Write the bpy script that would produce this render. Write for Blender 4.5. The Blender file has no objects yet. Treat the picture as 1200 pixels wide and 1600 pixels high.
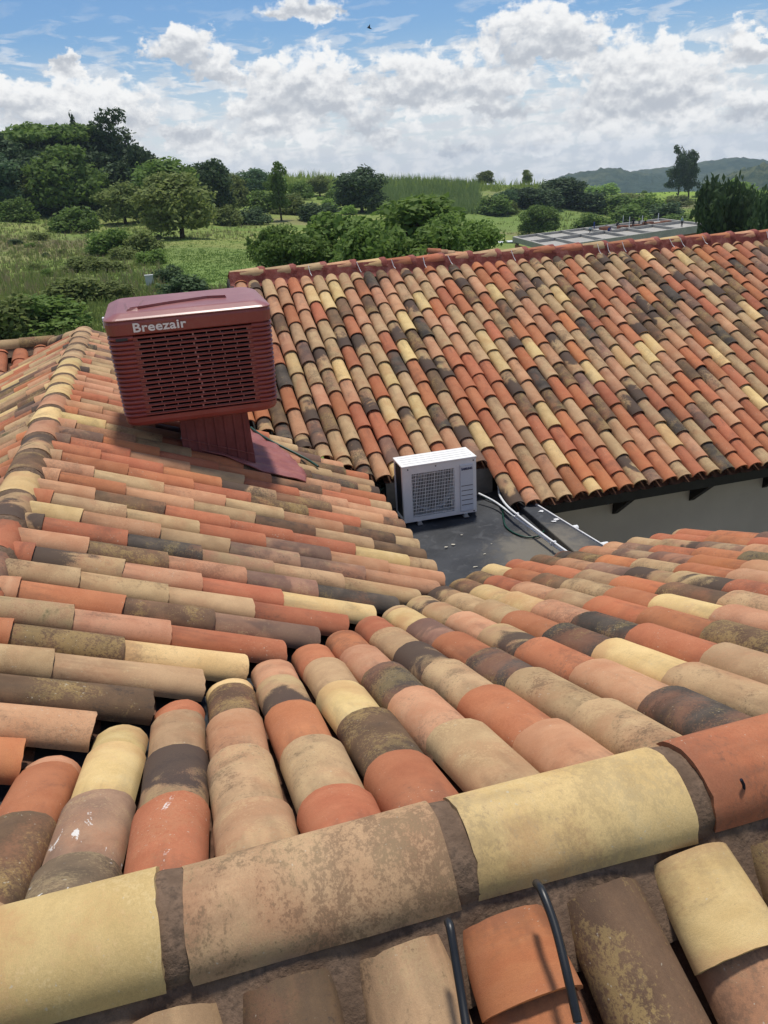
import bpy, math, random
import numpy as np
from mathutils import Matrix, Vector
R = math.radians
random.seed(7)
rng = np.random.default_rng(11)
scene = bpy.context.scene
C = scene.collection

# ------------------------------------------------------------------ camera (eye level is z = 0; X runs along the ridges, Y away)
FPX = 1250.0
CAM = np.array([[0.96223991, 0.15712882, -0.22227212],
                [-0.26580051, 0.36632811, -0.89171397],
                [-0.05868944, 0.91712281, 0.39426045]])
cam_d = bpy.data.cameras.new('camera')
cam_d.sensor_fit = 'VERTICAL'; cam_d.sensor_height = 36.0; cam_d.sensor_width = 27.0
cam_d.lens = 36.0 * FPX / 1600.0
cam_d.clip_start = 0.05; cam_d.clip_end = 12000
cam = bpy.data.objects.new('camera', cam_d); C.objects.link(cam)
cam.matrix_world = Matrix([list(CAM[0]) + [0], list(CAM[1]) + [0], list(CAM[2]) + [0], [0, 0, 0, 1]])
scene.camera = cam

def ray(px, py):
    v = CAM @ np.array([px - 600.0, 800.0 - py, -FPX])
    return v / np.linalg.norm(v)
def at_h(px, py, z):
    d = ray(px, py); return d * (z / d[2])
def at_d(px, py, dist):                       # point at a horizontal distance
    d = ray(px, py); return d * (dist / math.hypot(d[0], d[1]))
def at_plane(px, py, n, c):
    d = ray(px, py); n = np.array(n, float); return d * (c / (n @ d))
def to_px(p):
    v = CAM.T @ np.array(p, float); return 600 + FPX * v[0] / -v[2], 800 - FPX * v[1] / -v[2]

# ------------------------------------------------------------------ light
SUN_AZ, SUN_EL = 24.0, 74.0                   # azimuth from +Y towards +X
w = bpy.data.worlds.new('World'); scene.world = w; w.use_nodes = True
nt = w.node_tree; nt.nodes.clear()
class NT:
    def __init__(s, tree): s.t = tree
    def n(s, typ, **kw):
        nd = s.t.nodes.new(typ)
        for k, v in kw.items():
            if k.startswith('i_'): nd.inputs[k[2:].replace('__', ' ')].default_value = v
            else: setattr(nd, k, v)
        return nd
    def l(s, a, b): s.t.links.new(a, b)
    def val(s, x, sock):
        if hasattr(x, 'is_linked') or isinstance(x, bpy.types.NodeSocket): s.l(x, sock)
        else: sock.default_value = x
    def math(s, op, a, b=0.0, c=None, clamp=False):
        nd = s.n('ShaderNodeMath', operation=op, use_clamp=clamp)
        s.val(a, nd.inputs[0]); s.val(b, nd.inputs[1])
        if c is not None: s.val(c, nd.inputs[2])
        return nd.outputs[0]
    def vmath(s, op, a, b=(0, 0, 0)):
        nd = s.n('ShaderNodeVectorMath', operation=op)
        s.val(a, nd.inputs[0]); s.val(b, nd.inputs[1])
        return nd.outputs['Value' if op in ('DOT_PRODUCT', 'LENGTH', 'DISTANCE') else 'Vector']
    def comb(s, x, y, z):
        nd = s.n('ShaderNodeCombineXYZ')
        for q, i in zip((x, y, z), range(3)): s.val(q, nd.inputs[i])
        return nd.outputs[0]
    def noise(s, vec, scale, detail=4, rough=0.55, dist=0.0, w=None, dim='3D'):
        nd = s.n('ShaderNodeTexNoise', noise_dimensions='4D' if w is not None else dim)
        s.l(vec, nd.inputs['Vector']); nd.inputs['Scale'].default_value = scale
        nd.inputs['Detail'].default_value = detail; nd.inputs['Roughness'].default_value = rough
        nd.inputs['Distortion'].default_value = dist
        if w is not None: s.val(w, nd.inputs['W'])
        return nd.outputs['Fac']
    def mix(s, f, a, b, blend='MIX'):
        nd = s.n('ShaderNodeMix', data_type='RGBA', blend_type=blend)
        s.val(f, nd.inputs[0])
        for q, i in ((a, 6), (b, 7)):
            if isinstance(q, tuple): nd.inputs[i].default_value = (*q[:3], 1)
            else: s.l(q, nd.inputs[i])
        return nd.outputs[2]
    def sm(s, x, a, b):
        nd = s.n('ShaderNodeMapRange', interpolation_type='SMOOTHSTEP')
        s.val(x, nd.inputs[0]); nd.inputs[1].default_value = a; nd.inputs[2].default_value = b
        return nd.outputs[0]
W_ = NT(nt)
sky = W_.n('ShaderNodeTexSky', sky_type='NISHITA', sun_disc=False, sun_elevation=R(SUN_EL), sun_rotation=R(SUN_AZ), air_density=1.0, dust_density=0.6, ozone_density=1.6)
tc = W_.n('ShaderNodeTexCoord')
sep = W_.n('ShaderNodeSeparateXYZ'); W_.l(tc.outputs['Generated'], sep.inputs[0])
az = W_.math('ARCTAN2', sep.outputs[0], sep.outputs[1])              # radians from +Y
el = W_.math('ARCSINE', sep.outputs[2])
# cumulus: where the clouds of this sky stand (pixel of the base, half width, height in the photograph), read onto directions;
# their edges, puffs and shading come from noise below
CLOUDS = [(350, 240, 90, 16), (850, 236, 80, 16), (1010, 233, 110, 18), (700, 236, 90, 18), (500, 240, 70, 22), (600, 220, 60, 26), (290, 210, 70, 24), (160, 205, 90, 22), (930, 210, 90, 32), (1080, 198, 80, 28), (1170, 172, 70, 36),
          (440, 208, 80, 24), (790, 172, 80, 36), (680, 205, 70, 22), (560, 186, 60, 34), (130, 196, 165, 96), (20, 175, 90, 60), (650, 146, 130, 80), (490, 158, 105, 100), (760, 140, 90, 70), (420, 150, 60, 70),
          (385, 188, 50, 54), (285, 80, 85, 52), (98, 94, 34, 24), (480, 16, 105, 30), (1010, 152, 165, 120), (850, 72, 155, 84), (1168, 92, 62, 66), (345, 120, 70, 44), (1100, -30, 90, 30), (300, -70, 200, 50), (1420, 130, 170, 90), (-160, 170, 150, 90)]
AZ0, AZ1, NA = R(-16), R(48), 110
ELS = [R(-1.5 + 1.05 * i) for i in range(16)]
def cloud_at(a, e):
    d = np.array([math.sin(a) * math.cos(e), math.cos(a) * math.cos(e), math.sin(e)]); px, py = to_px(d)
    cv, br, ws = -0.7, 0.0, 1e-6
    for i, (cx, cy, hw, ht) in enumerate(CLOUDS):
        x = (px - cx) / (hw * 0.88); y = (cy - py) / ht; yy = max(0.95 * y, -2.6 * y); q = 1.0 - (x * x + yy * yy)
        cv = max(cv, q); k = math.exp(5 * min(q, 0.7)) * (1 + i * 0.05) if q > -0.6 else 0.0
        br += k * min(1.2, max(-0.3, y)); ws += k
    return max(-0.7, cv), br / ws
wn = W_.n('ShaderNodeTexNoise', noise_dimensions='2D'); W_.l(W_.comb(az, W_.math('MULTIPLY', el, 1.5), 0.3), wn.inputs['Vector']); wn.inputs['Scale'].default_value = 38; wn.inputs['Detail'].default_value = 4; wn.inputs['Roughness'].default_value = 0.6
ws_ = W_.n('ShaderNodeSeparateXYZ'); W_.l(wn.outputs['Color'], ws_.inputs[0])
azw = W_.math('ADD', az, W_.math('MULTIPLY', W_.math('SUBTRACT', ws_.outputs[0], 0.5), 0.050)); elw = W_.math('ADD', el, W_.math('MULTIPLY', W_.math('SUBTRACT', ws_.outputs[1], 0.5), 0.026))
u = W_.math('MULTIPLY', W_.math('SUBTRACT', azw, AZ0), 1 / (AZ1 - AZ0), clamp=True); uc = W_.comb(u, u, u)
acc = None
for i, e0 in enumerate(ELS):
    cvn = W_.n('ShaderNodeRGBCurve'); mp = cvn.mapping; mp.use_clip = False
    vals = [cloud_at(AZ0 + (AZ1 - AZ0) * j / (NA - 1), e0) for j in range(NA)]
    for ch in (0, 1):
        c = mp.curves[ch]; c.points[0].location = (0, vals[0][ch] * 0.5 + 0.5); c.points[1].location = (1, vals[-1][ch] * 0.5 + 0.5)
        for j in range(1, NA - 1): c.points.new(j / (NA - 1), vals[j][ch] * 0.5 + 0.5)
        for p in c.points: p.handle_type = 'VECTOR'
    mp.update(); W_.l(uc, cvn.inputs['Color'])
    wgt = W_.math('SUBTRACT', 1.0, W_.math('ABSOLUTE', W_.math('MULTIPLY', W_.math('SUBTRACT', elw, e0), 1 / R(1.05))), clamp=True)
    if i == 0: wgt = W_.math('SUBTRACT', 1.0, W_.math('MULTIPLY', W_.math('SUBTRACT', elw, e0), 1 / R(1.05)), clamp=True)
    if i == len(ELS) - 1: wgt = W_.math('ADD', 1.0, W_.math('MULTIPLY', W_.math('SUBTRACT', elw, e0), 1 / R(1.05)), clamp=True)
    sc = W_.n('ShaderNodeVectorMath', operation='SCALE'); W_.l(cvn.outputs[0], sc.inputs[0]); W_.l(wgt, sc.inputs['Scale'])
    acc = sc.outputs[0] if acc is None else W_.vmath('ADD', acc, sc.outputs[0])
ac_ = W_.n('ShaderNodeSeparateXYZ'); W_.l(acc, ac_.inputs[0])
cover = W_.math('SUBTRACT', W_.math('MULTIPLY', ac_.outputs[0], 2.0), 1.0); high = W_.math('SUBTRACT', W_.math('MULTIPLY', ac_.outputs[1], 2.0), 1.0)
# away from the mapped directions the same broken cumulus goes on as plain noise
over = W_.math('MULTIPLY', W_.math('SUBTRACT', W_.noise(tc.outputs['Generated'], 3.4, 4, 0.6, 0.0), 0.49), 6.0)
outm = W_.math('MAXIMUM', W_.sm(el, R(13.0), R(16.0)), W_.math('MAXIMUM', W_.sm(az, R(45), R(50)), W_.sm(az, R(-13), R(-18))))
def lerp(a_, b_, t_): return W_.math('ADD', W_.math('MULTIPLY', a_, W_.math('SUBTRACT', 1.0, t_)), W_.math('MULTIPLY', b_, t_))
cover = lerp(cover, over, outm)
Q = W_.comb(az, W_.math('MULTIPLY', el, 1.3), 0.3)
nS = W_.noise(Q, 46.0, 5, 0.56, dim='2D'); nS2 = W_.noise(W_.vmath('ADD', Q, (0.0, 0.0085, 0.0)), 46.0, 4, 0.56, dim='2D')
vo = W_.n('ShaderNodeTexVoronoi', feature='SMOOTH_F1', voronoi_dimensions='2D', i_Scale=52.0, i_Smoothness=0.5)
W_.l(W_.comb(azw, W_.math('MULTIPLY', elw, 1.2), 0.0), vo.inputs['Vector']); puff = W_.math('SUBTRACT', 0.55, vo.outputs['Distance'])
dens = W_.math('ADD', cover, W_.math('ADD', W_.math('MULTIPLY', W_.math('SUBTRACT', nS, 0.5), 1.15), W_.math('MULTIPLY', puff, 0.5)))
cmask = W_.sm(dens, 0.20, 0.62)
lit = W_.math('ADD', W_.math('MULTIPLY', high, 1.05), W_.math('ADD', W_.math('MULTIPLY', W_.math('SUBTRACT', nS, nS2), 1.3), W_.math('MULTIPLY', puff, 0.40)))
lit = W_.math('SUBTRACT', lit, W_.math('MULTIPLY', W_.math('MINIMUM', W_.math('MAXIMUM', dens, 0.0), 1.4), 0.16))
lit = W_.sm(W_.math('ADD', lit, W_.math('MULTIPLY', W_.sm(el, R(6.0), R(0.0)), 0.16)), -0.34, 0.70)
ccol = W_.mix(lit, (4.9, 5.2, 5.7), (9.1, 9.1, 9.05))
streak = W_.noise(W_.comb(az, W_.math('MULTIPLY', el, 4.0), 0.9), 20.0, 4, 0.6, 0.3, dim='2D')
skyc = W_.mix(1.0, sky.outputs[0], (0.60, 0.79, 1.0), 'MULTIPLY')
skyc = W_.mix(W_.math('MULTIPLY', W_.sm(el, R(8.5), R(0.5)), 0.76), skyc, (7.7, 8.0, 8.4))                # bright milky air low down
thin = W_.math('MULTIPLY', W_.sm(W_.math('ADD', streak, W_.math('MULTIPLY', W_.sm(el, R(9.0), R(2.0)), 0.16)), 0.51, 0.68), 0.85)
thin = W_.math('MULTIPLY', thin, W_.sm(el, R(11.0), R(4.0)))
col = W_.mix(thin, skyc, W_.mix(W_.sm(nS, 0.35, 0.65), (6.6, 6.9, 7.3), (8.7, 8.7, 8.7)))
col = W_.mix(W_.math('MULTIPLY', cmask, 0.97), col, ccol)
bg = W_.n('ShaderNodeBackground', i_Strength=0.10); W_.l(col, bg.inputs['Color'])
wo = W_.n('ShaderNodeOutputWorld'); W_.l(bg.outputs[0], wo.inputs['Surface'])
w.cycles.sampling_method = 'MANUAL'; w.cycles.sample_map_resolution = 512

sun_d = bpy.data.lights.new('sun', 'SUN'); sun_d.energy = 3.5; sun_d.angle = R(6.0); sun_d.color = (1.0, 0.945, 0.86)
sun = bpy.data.objects.new('sun', sun_d); C.objects.link(sun)
sv = Vector((math.sin(R(SUN_AZ)) * math.cos(R(SUN_EL)), math.cos(R(SUN_AZ)) * math.cos(R(SUN_EL)), math.sin(R(SUN_EL))))
sun.rotation_euler = sv.to_track_quat('Z', 'Y').to_euler()
vs = scene.view_settings
vs.view_transform = 'Standard'; vs.look = 'None'; vs.gamma = 1.0; vs.use_curve_mapping = False
vs.exposure = 0.08
scene.cycles.max_bounces = 6; scene.cycles.diffuse_bounces = 3; scene.cycles.transparent_max_bounces = 6

# ------------------------------------------------------------------ helpers
def fast_mesh(name, V, F, uv=None, mi=None, smooth=False):
    V = np.asarray(V, np.float32).reshape(-1, 3); F = np.asarray(F, np.int32); k = F.shape[1]; m = len(F)
    me = bpy.data.meshes.new(name)
    me.vertices.add(len(V)); me.vertices.foreach_set('co', V.ravel())
    me.loops.add(m * k); me.loops.foreach_set('vertex_index', F.ravel())
    me.polygons.add(m); me.polygons.foreach_set('loop_start', np.arange(0, m * k, k, dtype=np.int32))
    if mi is not None: me.polygons.foreach_set('material_index', np.asarray(mi, np.int32))
    me.polygons.foreach_set('use_smooth', np.full(m, bool(smooth)))
    if uv is not None:
        l = me.uv_layers.new(name='uv'); l.data.foreach_set('uv', np.asarray(uv, np.float32).ravel())
    me.update(calc_edges=True)
    return me
class MB:
    """collects polygons, links them as ONE mesh object"""
    def __init__(s): s.v = []; s.f = []; s.m = []
    def add(s, vs, fs, m=0):
        o = len(s.v); s.v += [tuple(map(float, v)) for v in vs]; s.f += [tuple(i + o for i in f) for f in fs]; s.m += [m] * len(fs); return s
    def box(s, a, b, m=0, M=None):
        (x0, y0, z0), (x1, y1, z1) = a, b
        vs = [(x0, y0, z0), (x1, y0, z0), (x1, y1, z0), (x0, y1, z0), (x0, y0, z1), (x1, y0, z1), (x1, y1, z1), (x0, y1, z1)]
        if M is not None: vs = [M @ Vector(v) for v in vs]
        return s.add(vs, [(0, 3, 2, 1), (4, 5, 6, 7), (0, 1, 5, 4), (1, 2, 6, 5), (2, 3, 7, 6), (3, 0, 4, 7)], m)
    def prism(s, poly, off, m=0):
        n = len(poly); off = Vector(off); vs = [Vector(p) for p in poly] + [Vector(p) + off for p in poly]
        return s.add(vs, [tuple(range(n))[::-1], tuple(range(n, 2 * n))] + [(i, (i + 1) % n, n + (i + 1) % n, n + i) for i in range(n)], m)
    def tube(s, pts, r, n=8, m=0, caps=True):
        pts = [Vector(p) for p in pts]; rs = r if isinstance(r, (list, tuple)) else [r] * len(pts); vs = []; fs = []
        up = None
        for i, p in enumerate(pts):
            t = (pts[min(i + 1, len(pts) - 1)] - pts[max(i - 1, 0)]).normalized()
            if up is None: up = t.orthogonal().normalized()
            up = (up - t * up.dot(t)).normalized(); sd = t.cross(up)
            vs += [p + (up * math.cos(2 * math.pi * k / n) + sd * math.sin(2 * math.pi * k / n)) * rs[i] for k in range(n)]
        for i in range(len(pts) - 1):
            for k in range(n):
                fs.append((i * n + k, i * n + (k + 1) % n, (i + 1) * n + (k + 1) % n, (i + 1) * n + k))
        if caps: fs += [tuple(range(n))[::-1], tuple(range((len(pts) - 1) * n, len(pts) * n))]
        return s.add(vs, fs, m)
    def loft(s, loops, m=0, cap0=False, cap1=False, skip=None):
        n = len(loops[0]); vs = [v for lp in loops for v in lp]; fs = []
        for i in range(len(loops) - 1):
            for k in range(n):
                if skip and skip(i, k): continue
                fs.append((i * n + k, i * n + (k + 1) % n, (i + 1) * n + (k + 1) % n, (i + 1) * n + k))
        if cap0: fs.append(tuple(range(n))[::-1])
        if cap1: fs.append(tuple(range((len(loops) - 1) * n, len(loops) * n)))
        return s.add(vs, fs, m)
    def build(s, name, mats, parent=None, smooth=False, bevel=0, kind=None):
        me = bpy.data.meshes.new(name); me.from_pydata(s.v, [], s.f)
        if not isinstance(mats, (list, tuple)): mats = [mats]
        for q in mats:
            if q: me.materials.append(q)
        if len(mats) > 1: me.polygons.foreach_set('material_index', s.m)
        if smooth: me.polygons.foreach_set('use_smooth', [True] * len(me.polygons))
        me.update()
        return link(name, me, parent, bevel=bevel, kind=kind)
def link(name, me, parent=None, bevel=0, kind=None):
    o = bpy.data.objects.new(name, me); C.objects.link(o)
    if parent is not None:
        o.parent = parent; o.matrix_parent_inverse = Matrix.Translation(-parent.location)     # children are written in world coordinates
    if bevel:
        b = o.modifiers.new('bevel', 'BEVEL'); b.width = bevel; b.segments = 2; b.limit_method = 'ANGLE'; b.angle_limit = R(40)
    if kind: o['kind'] = kind
    return o
def tag(o, label=None, cat=None, group=None, kind=None):
    if label: o['label'] = label
    if cat: o['category'] = cat
    if group: o['group'] = group
    if kind: o['kind'] = kind
    return o
def thing(name, loc, label, cat, group=None):
    o = bpy.data.objects.new(name, None); C.objects.link(o); o.location = loc; o.empty_display_size = 0.2; o['kind'] = 'thing'
    return tag(o, label, cat, group)

# ------------------------------------------------------------------ materials
def new_mat(name, rough=0.8, spec=0.3, metal=0.0):
    m = bpy.data.materials.new(name); m.use_nodes = True
    T = NT(m.node_tree); b = m.node_tree.nodes['Principled BSDF']
    b.inputs['Roughness'].default_value = rough; b.inputs['Specular IOR Level'].default_value = spec; b.inputs['Metallic'].default_value = metal
    return m, T, b
def bump(T, b, h, strength, dist):
    n = T.n('ShaderNodeBump', i_Strength=strength, i_Distance=dist); T.l(h, n.inputs['Height']); T.l(n.outputs[0], b.inputs['Normal'])
def simple(name, c, rough=0.7, spec=0.3, metal=0.0, var=0.12, scale=6.0, bumpy=0.0, dirt=None, dirt_amt=0.0):
    m, T, b = new_mat(name, rough, spec, metal)
    co = T.n('ShaderNodeNewGeometry').outputs['Position']
    n1 = T.noise(co, scale, 5, 0.6); n2 = T.noise(co, scale * 9, 3, 0.6)
    lo = tuple(max(0, q * (1 - var)) for q in c); hi = tuple(min(1, q * (1 + var)) for q in c)
    cc = T.mix(T.sm(n1, 0.3, 0.7), lo, hi)
    if dirt: cc = T.mix(T.math('MULTIPLY', T.sm(T.math('ADD', T.math('MULTIPLY', n1, 0.6), T.math('MULTIPLY', n2, 0.4)), 0.48, 0.62), dirt_amt), cc, dirt)
    T.l(cc, b.inputs['Base Color'])
    if bumpy: bump(T, b, n2, 0.5, bumpy)
    return m

def tile_mat(name, c1, c2, dark=(0.05, 0.04, 0.034), spots=0.25, blotch=0.3, light=(0.5, 0.38, 0.2), lightamt=0.15, streak=0.0, green=0.0, white=0.0, under=0.35):
    """weathered clay: two body tones, soft blotches, lichen specks, sandy bloom; the pattern differs from tile to tile"""
    m, T, b = new_mat(name, 0.85, 0.22)
    uv = T.n('ShaderNodeUVMap').outputs[0]
    oi = T.n('ShaderNodeObjectInfo').outputs['Random']; isl = T.n('ShaderNodeNewGeometry').outputs['Random Per Island']
    rnd = T.math('ADD', T.math('MULTIPLY', oi, 91.7), T.math('MULTIPLY', isl, 53.3))
    mp = T.vmath('MULTIPLY', uv, (0.30, 0.52, 1.0))
    body = T.noise(mp, 7.0, 4, 0.55, 0.4, w=rnd)
    big = T.noise(mp, 4.2, 3, 0.6, 0.6, w=T.math('ADD', rnd, 7.7))
    med = T.noise(mp, 22.0, 5, 0.65, 0.3, w=T.math('ADD', rnd, 3.1))
    fine = T.noise(mp, 150.0, 3, 0.7, 0.0, w=rnd)
    grain = T.noise(mp, 420.0, 2, 0.7, 0.0, w=rnd)
    c = T.mix(T.sm(body, 0.32, 0.68), c1, c2)
    # whole-tile shift in tone
    r01 = T.math('FRACT', T.math('MULTIPLY', rnd, 0.731))
    hv = T.n('ShaderNodeHueSaturation'); T.l(c, hv.inputs['Color']); T.l(T.math('ADD', 0.84, T.math('MULTIPLY', r01, 0.30)), hv.inputs['Value'])
    T.l(T.math('ADD', 0.496, T.math('MULTIPLY', T.math('FRACT', T.math('MULTIPLY', rnd, 1.37)), 0.012)), hv.inputs['Hue'])
    hv.inputs['Saturation'].default_value = 0.97
    c = hv.outputs[0]
    gr = T.math('ADD', 0.41, T.math('MULTIPLY', T.math('ADD', T.math('MULTIPLY', grain, 0.45), T.math('ADD', T.math('MULTIPLY', fine, 0.35), T.math('MULTIPLY', med, 0.2))), 1.20))
    c = T.mix(1.0, c, T.comb(gr, gr, gr), 'MULTIPLY')
    n70 = T.noise(mp, 62.0, 3, 0.65, 0.0, w=T.math('ADD', rnd, 11.3)); big2 = T.noise(mp, 5.0, 3, 0.6, 0.5, w=T.math('ADD', rnd, 17.9))
    dith = T.math('SUBTRACT', T.math('ADD', T.math('MULTIPLY', n70, 0.45), T.math('MULTIPLY', fine, 0.55)), 0.5)
    und = T.noise(mp, 3.2, 3, 0.55, 0.4, w=T.math('ADD', rnd, 31.0))
    c = T.mix(T.math('MULTIPLY', T.sm(T.math('ADD', und, T.math('MULTIPLY', dith, 0.5)), 0.48, 0.66), under), c, (0.40, 0.165, 0.085))
    # sandy bloom and sooty lichen: broad patches whose borders break up into specks
    thr = T.math('ADD', 0.46, T.math('MULTIPLY', T.math('FRACT', T.math('MULTIPLY', rnd, 3.17)), 0.16))
    lt = T.math('SUBTRACT', T.math('ADD', big2, T.math('MULTIPLY', dith, 1.35)), thr)
    c = T.mix(T.math('MULTIPLY', T.sm(lt, -0.02, 0.13), lightamt), c, light)
    thr2 = T.math('ADD', 0.47, T.math('MULTIPLY', T.math('FRACT', T.math('MULTIPLY', rnd, 5.71)), 0.22))
    sk = T.math('SUBTRACT', T.math('ADD', T.math('ADD', T.math('MULTIPLY', big, 0.8), T.math('MULTIPLY', med, 0.2)), T.math('MULTIPLY', dith, 1.25)), thr2)
    c = T.mix(T.math('MULTIPLY', T.sm(sk, 0.0, 0.16), spots), c, dark)
    bl = T.math('MULTIPLY', T.sm(T.math('ADD', T.math('MULTIPLY', big, 0.75), T.math('MULTIPLY', med, 0.25)), 0.50, 0.72), blotch)
    c = T.mix(bl, c, dark)
    sv_ = T.n('ShaderNodeSeparateXYZ'); T.l(uv, sv_.inputs[0])
    run = T.noise(T.vmath('MULTIPLY', uv, (0.55, 0.12, 1.0)), 9.0, 3, 0.6, 0.0, w=T.math('ADD', rnd, 41.0))      # grime caught below the lap, running down the tile
    gl = T.math('ADD', T.math('SUBTRACT', T.math('MULTIPLY', run, 1.5), T.math('MULTIPLY', sv_.outputs[1], 0.75)), T.math('MULTIPLY', dith, 0.9))
    c = T.mix(T.math('MULTIPLY', T.sm(gl, 0.42, 0.80), 0.30), c, dark)
    lich = T.noise(mp, 95.0, 2, 0.5, 0.0, w=T.math('ADD', rnd, 63.0))
    c = T.mix(T.math('MULTIPLY', T.sm(T.math('ADD', lich, T.math('MULTIPLY', T.math('SUBTRACT', big2, 0.5), 0.35)), 0.70, 0.75), 0.55), c, (0.50, 0.46, 0.36))
    if streak:      # kiln flashing: half of the tile burnt darker
        s = T.n('ShaderNodeSeparateXYZ'); T.l(uv, s.inputs[0])
        e = T.math('ADD', s.outputs[1], T.math('MULTIPLY', T.math('SUBTRACT', big, 0.5), 2.2))
        flip = T.math('GREATER_THAN', r01, 0.5)
        e = T.math('ABSOLUTE', T.math('SUBTRACT', flip, e))
        e = T.math('ADD', e, T.math('MULTIPLY', T.math('SUBTRACT', fine, 0.5), 0.5))
        c = T.mix(T.math('MULTIPLY', T.sm(e, 0.36, 0.62), streak), c, dark)
    if green: c = T.mix(T.math('MULTIPLY', T.sm(T.noise(mp, 6.0, 4, 0.6, 0, w=T.math('ADD', rnd, 21.0)), 0.54, 0.66), green), c, (0.055, 0.075, 0.038))
    if white:
        wn = T.noise(T.vmath('MULTIPLY', uv, (0.5, 0.26, 1.0)), 13.0, 4, 0.6, 1.0, w=T.math('ADD', rnd, 2.2))
        c = T.mix(T.math('MULTIPLY', T.sm(T.math('ADD', wn, T.math('MULTIPLY', dith, 0.25)), 0.625, 0.665), white), c, (0.72, 0.70, 0.66))
    T.l(c, b.inputs['Base Color'])
    bump(T, b, T.math('ADD', T.math('MULTIPLY', grain, 0.35), T.math('ADD', T.math('MULTIPLY', fine, 0.5), T.math('MULTIPLY', med, 0.8))), 0.35, 0.004)
    return m
TM = {
 'red':    tile_mat('terracotta_red', (0.385, 0.122, 0.055), (0.44, 0.155, 0.072), spots=0.30, blotch=0.16, lightamt=0.12, light=(0.50, 0.25, 0.14)),
 'orange': tile_mat('terracotta_orange', (0.44, 0.140, 0.055), (0.48, 0.175, 0.070), spots=0.12, blotch=0.10, lightamt=0.10, light=(0.52, 0.24, 0.12)),
 'salmon': tile_mat('salmon_clay', (0.44, 0.205, 0.108), (0.51, 0.262, 0.145), spots=0.30, blotch=0.18, lightamt=0.25, light=(0.55, 0.36, 0.21)),
 'tan':    tile_mat('sandy_tan_clay', (0.385, 0.240, 0.125), (0.465, 0.305, 0.162), spots=0.50, blotch=0.22, lightamt=0.40, light=(0.58, 0.425, 0.225), dark=(0.085, 0.058, 0.038)),
 'cream':  tile_mat('cream_yellow_clay', (0.585, 0.395, 0.165), (0.66, 0.465, 0.210), spots=0.26, blotch=0.20, lightamt=0.30, light=(0.66, 0.52, 0.28), dark=(0.16, 0.115, 0.07)),
 'brown':  tile_mat('burnt_brown_clay', (0.125, 0.073, 0.043), (0.190, 0.112, 0.064), spots=0.60, blotch=0.50, lightamt=0.60, light=(0.36, 0.25, 0.10)),
 'char':   tile_mat('charcoal_clay', (0.055, 0.044, 0.036), (0.100, 0.078, 0.062), spots=0.5, blotch=0.3, lightamt=0.45, light=(0.32, 0.235, 0.10), dark=(0.03, 0.026, 0.024)),
 'mott':   tile_mat('flashed_mottled_clay', (0.42, 0.29, 0.14), (0.35, 0.20, 0.11), dark=(0.068, 0.048, 0.040), spots=0.7, blotch=0.45, lightamt=0.4, streak=0.92),
 'mauve':  tile_mat('mauve_flashed_clay', (0.24, 0.125, 0.085), (0.34, 0.19, 0.12), dark=(0.080, 0.058, 0.052), spots=0.6, blotch=0.5, lightamt=0.4, streak=0.5),
 'moss':   tile_mat('mossy_clay', (0.33, 0.23, 0.12), (0.36, 0.19, 0.11), spots=0.6, blotch=0.4, lightamt=0.3, green=0.8),
 'splash': tile_mat('paint_splashed_clay', (0.25, 0.15, 0.10), (0.38, 0.23, 0.14), spots=0.6, blotch=0.45, lightamt=0.3, white=0.85),
 'splash_red': tile_mat('paint_splashed_terracotta', (0.40, 0.128, 0.058), (0.44, 0.15, 0.072), spots=0.15, blotch=0.1, lightamt=0.1, white=0.7),
 'splash_dark': tile_mat('paint_splashed_mossy_clay', (0.12, 0.085, 0.055), (0.19, 0.13, 0.08), spots=0.5, blotch=0.4, lightamt=0.3, white=1.0, green=0.6),
}
TONES = list(TM)
def random_tone(r):
    x = r.random()
    for t, p in (('red', .215), ('orange', .045), ('salmon', .175), ('tan', .215), ('cream', .06), ('brown', .095), ('char', .045), ('mott', .090), ('mauve', .055), ('moss', .005)):
        x -= p
        if x < 0: return t
    return 'tan'
M = {}
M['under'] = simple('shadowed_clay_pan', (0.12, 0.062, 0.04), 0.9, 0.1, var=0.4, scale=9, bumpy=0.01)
M['mortar'] = simple('brown_ridge_mortar', (0.165, 0.110, 0.075), 0.95, 0.1, var=0.35, scale=8, bumpy=0.010, dirt=(0.065, 0.048, 0.036), dirt_amt=0.65)
M['redmortar'] = simple('red_painted_mortar', (0.26, 0.066, 0.048), 0.75, 0.25, var=0.22, scale=8, bumpy=0.012, dirt=(0.42, 0.30, 0.25), dirt_amt=0.25)
M['valley'] = simple('dark_valley_metal', (0.026, 0.031, 0.037), 0.45, 0.5, var=0.3, scale=5)
M['black_wood'] = simple('black_stained_timber', (0.012, 0.011, 0.010), 0.6, 0.3, var=0.3, scale=8, bumpy=0.004)
M['wall'] = simple('grey_plaster', (0.42, 0.375, 0.315), 0.9, 0.15, var=0.07, scale=1.3, bumpy=0.004)
M['gable'] = simple('dark_gable_board', (0.04, 0.035, 0.032), 0.8, 0.2)
M['fascia'] = simple('weathered_grey_board', (0.20, 0.19, 0.17), 0.85, 0.2, var=0.2)

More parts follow.
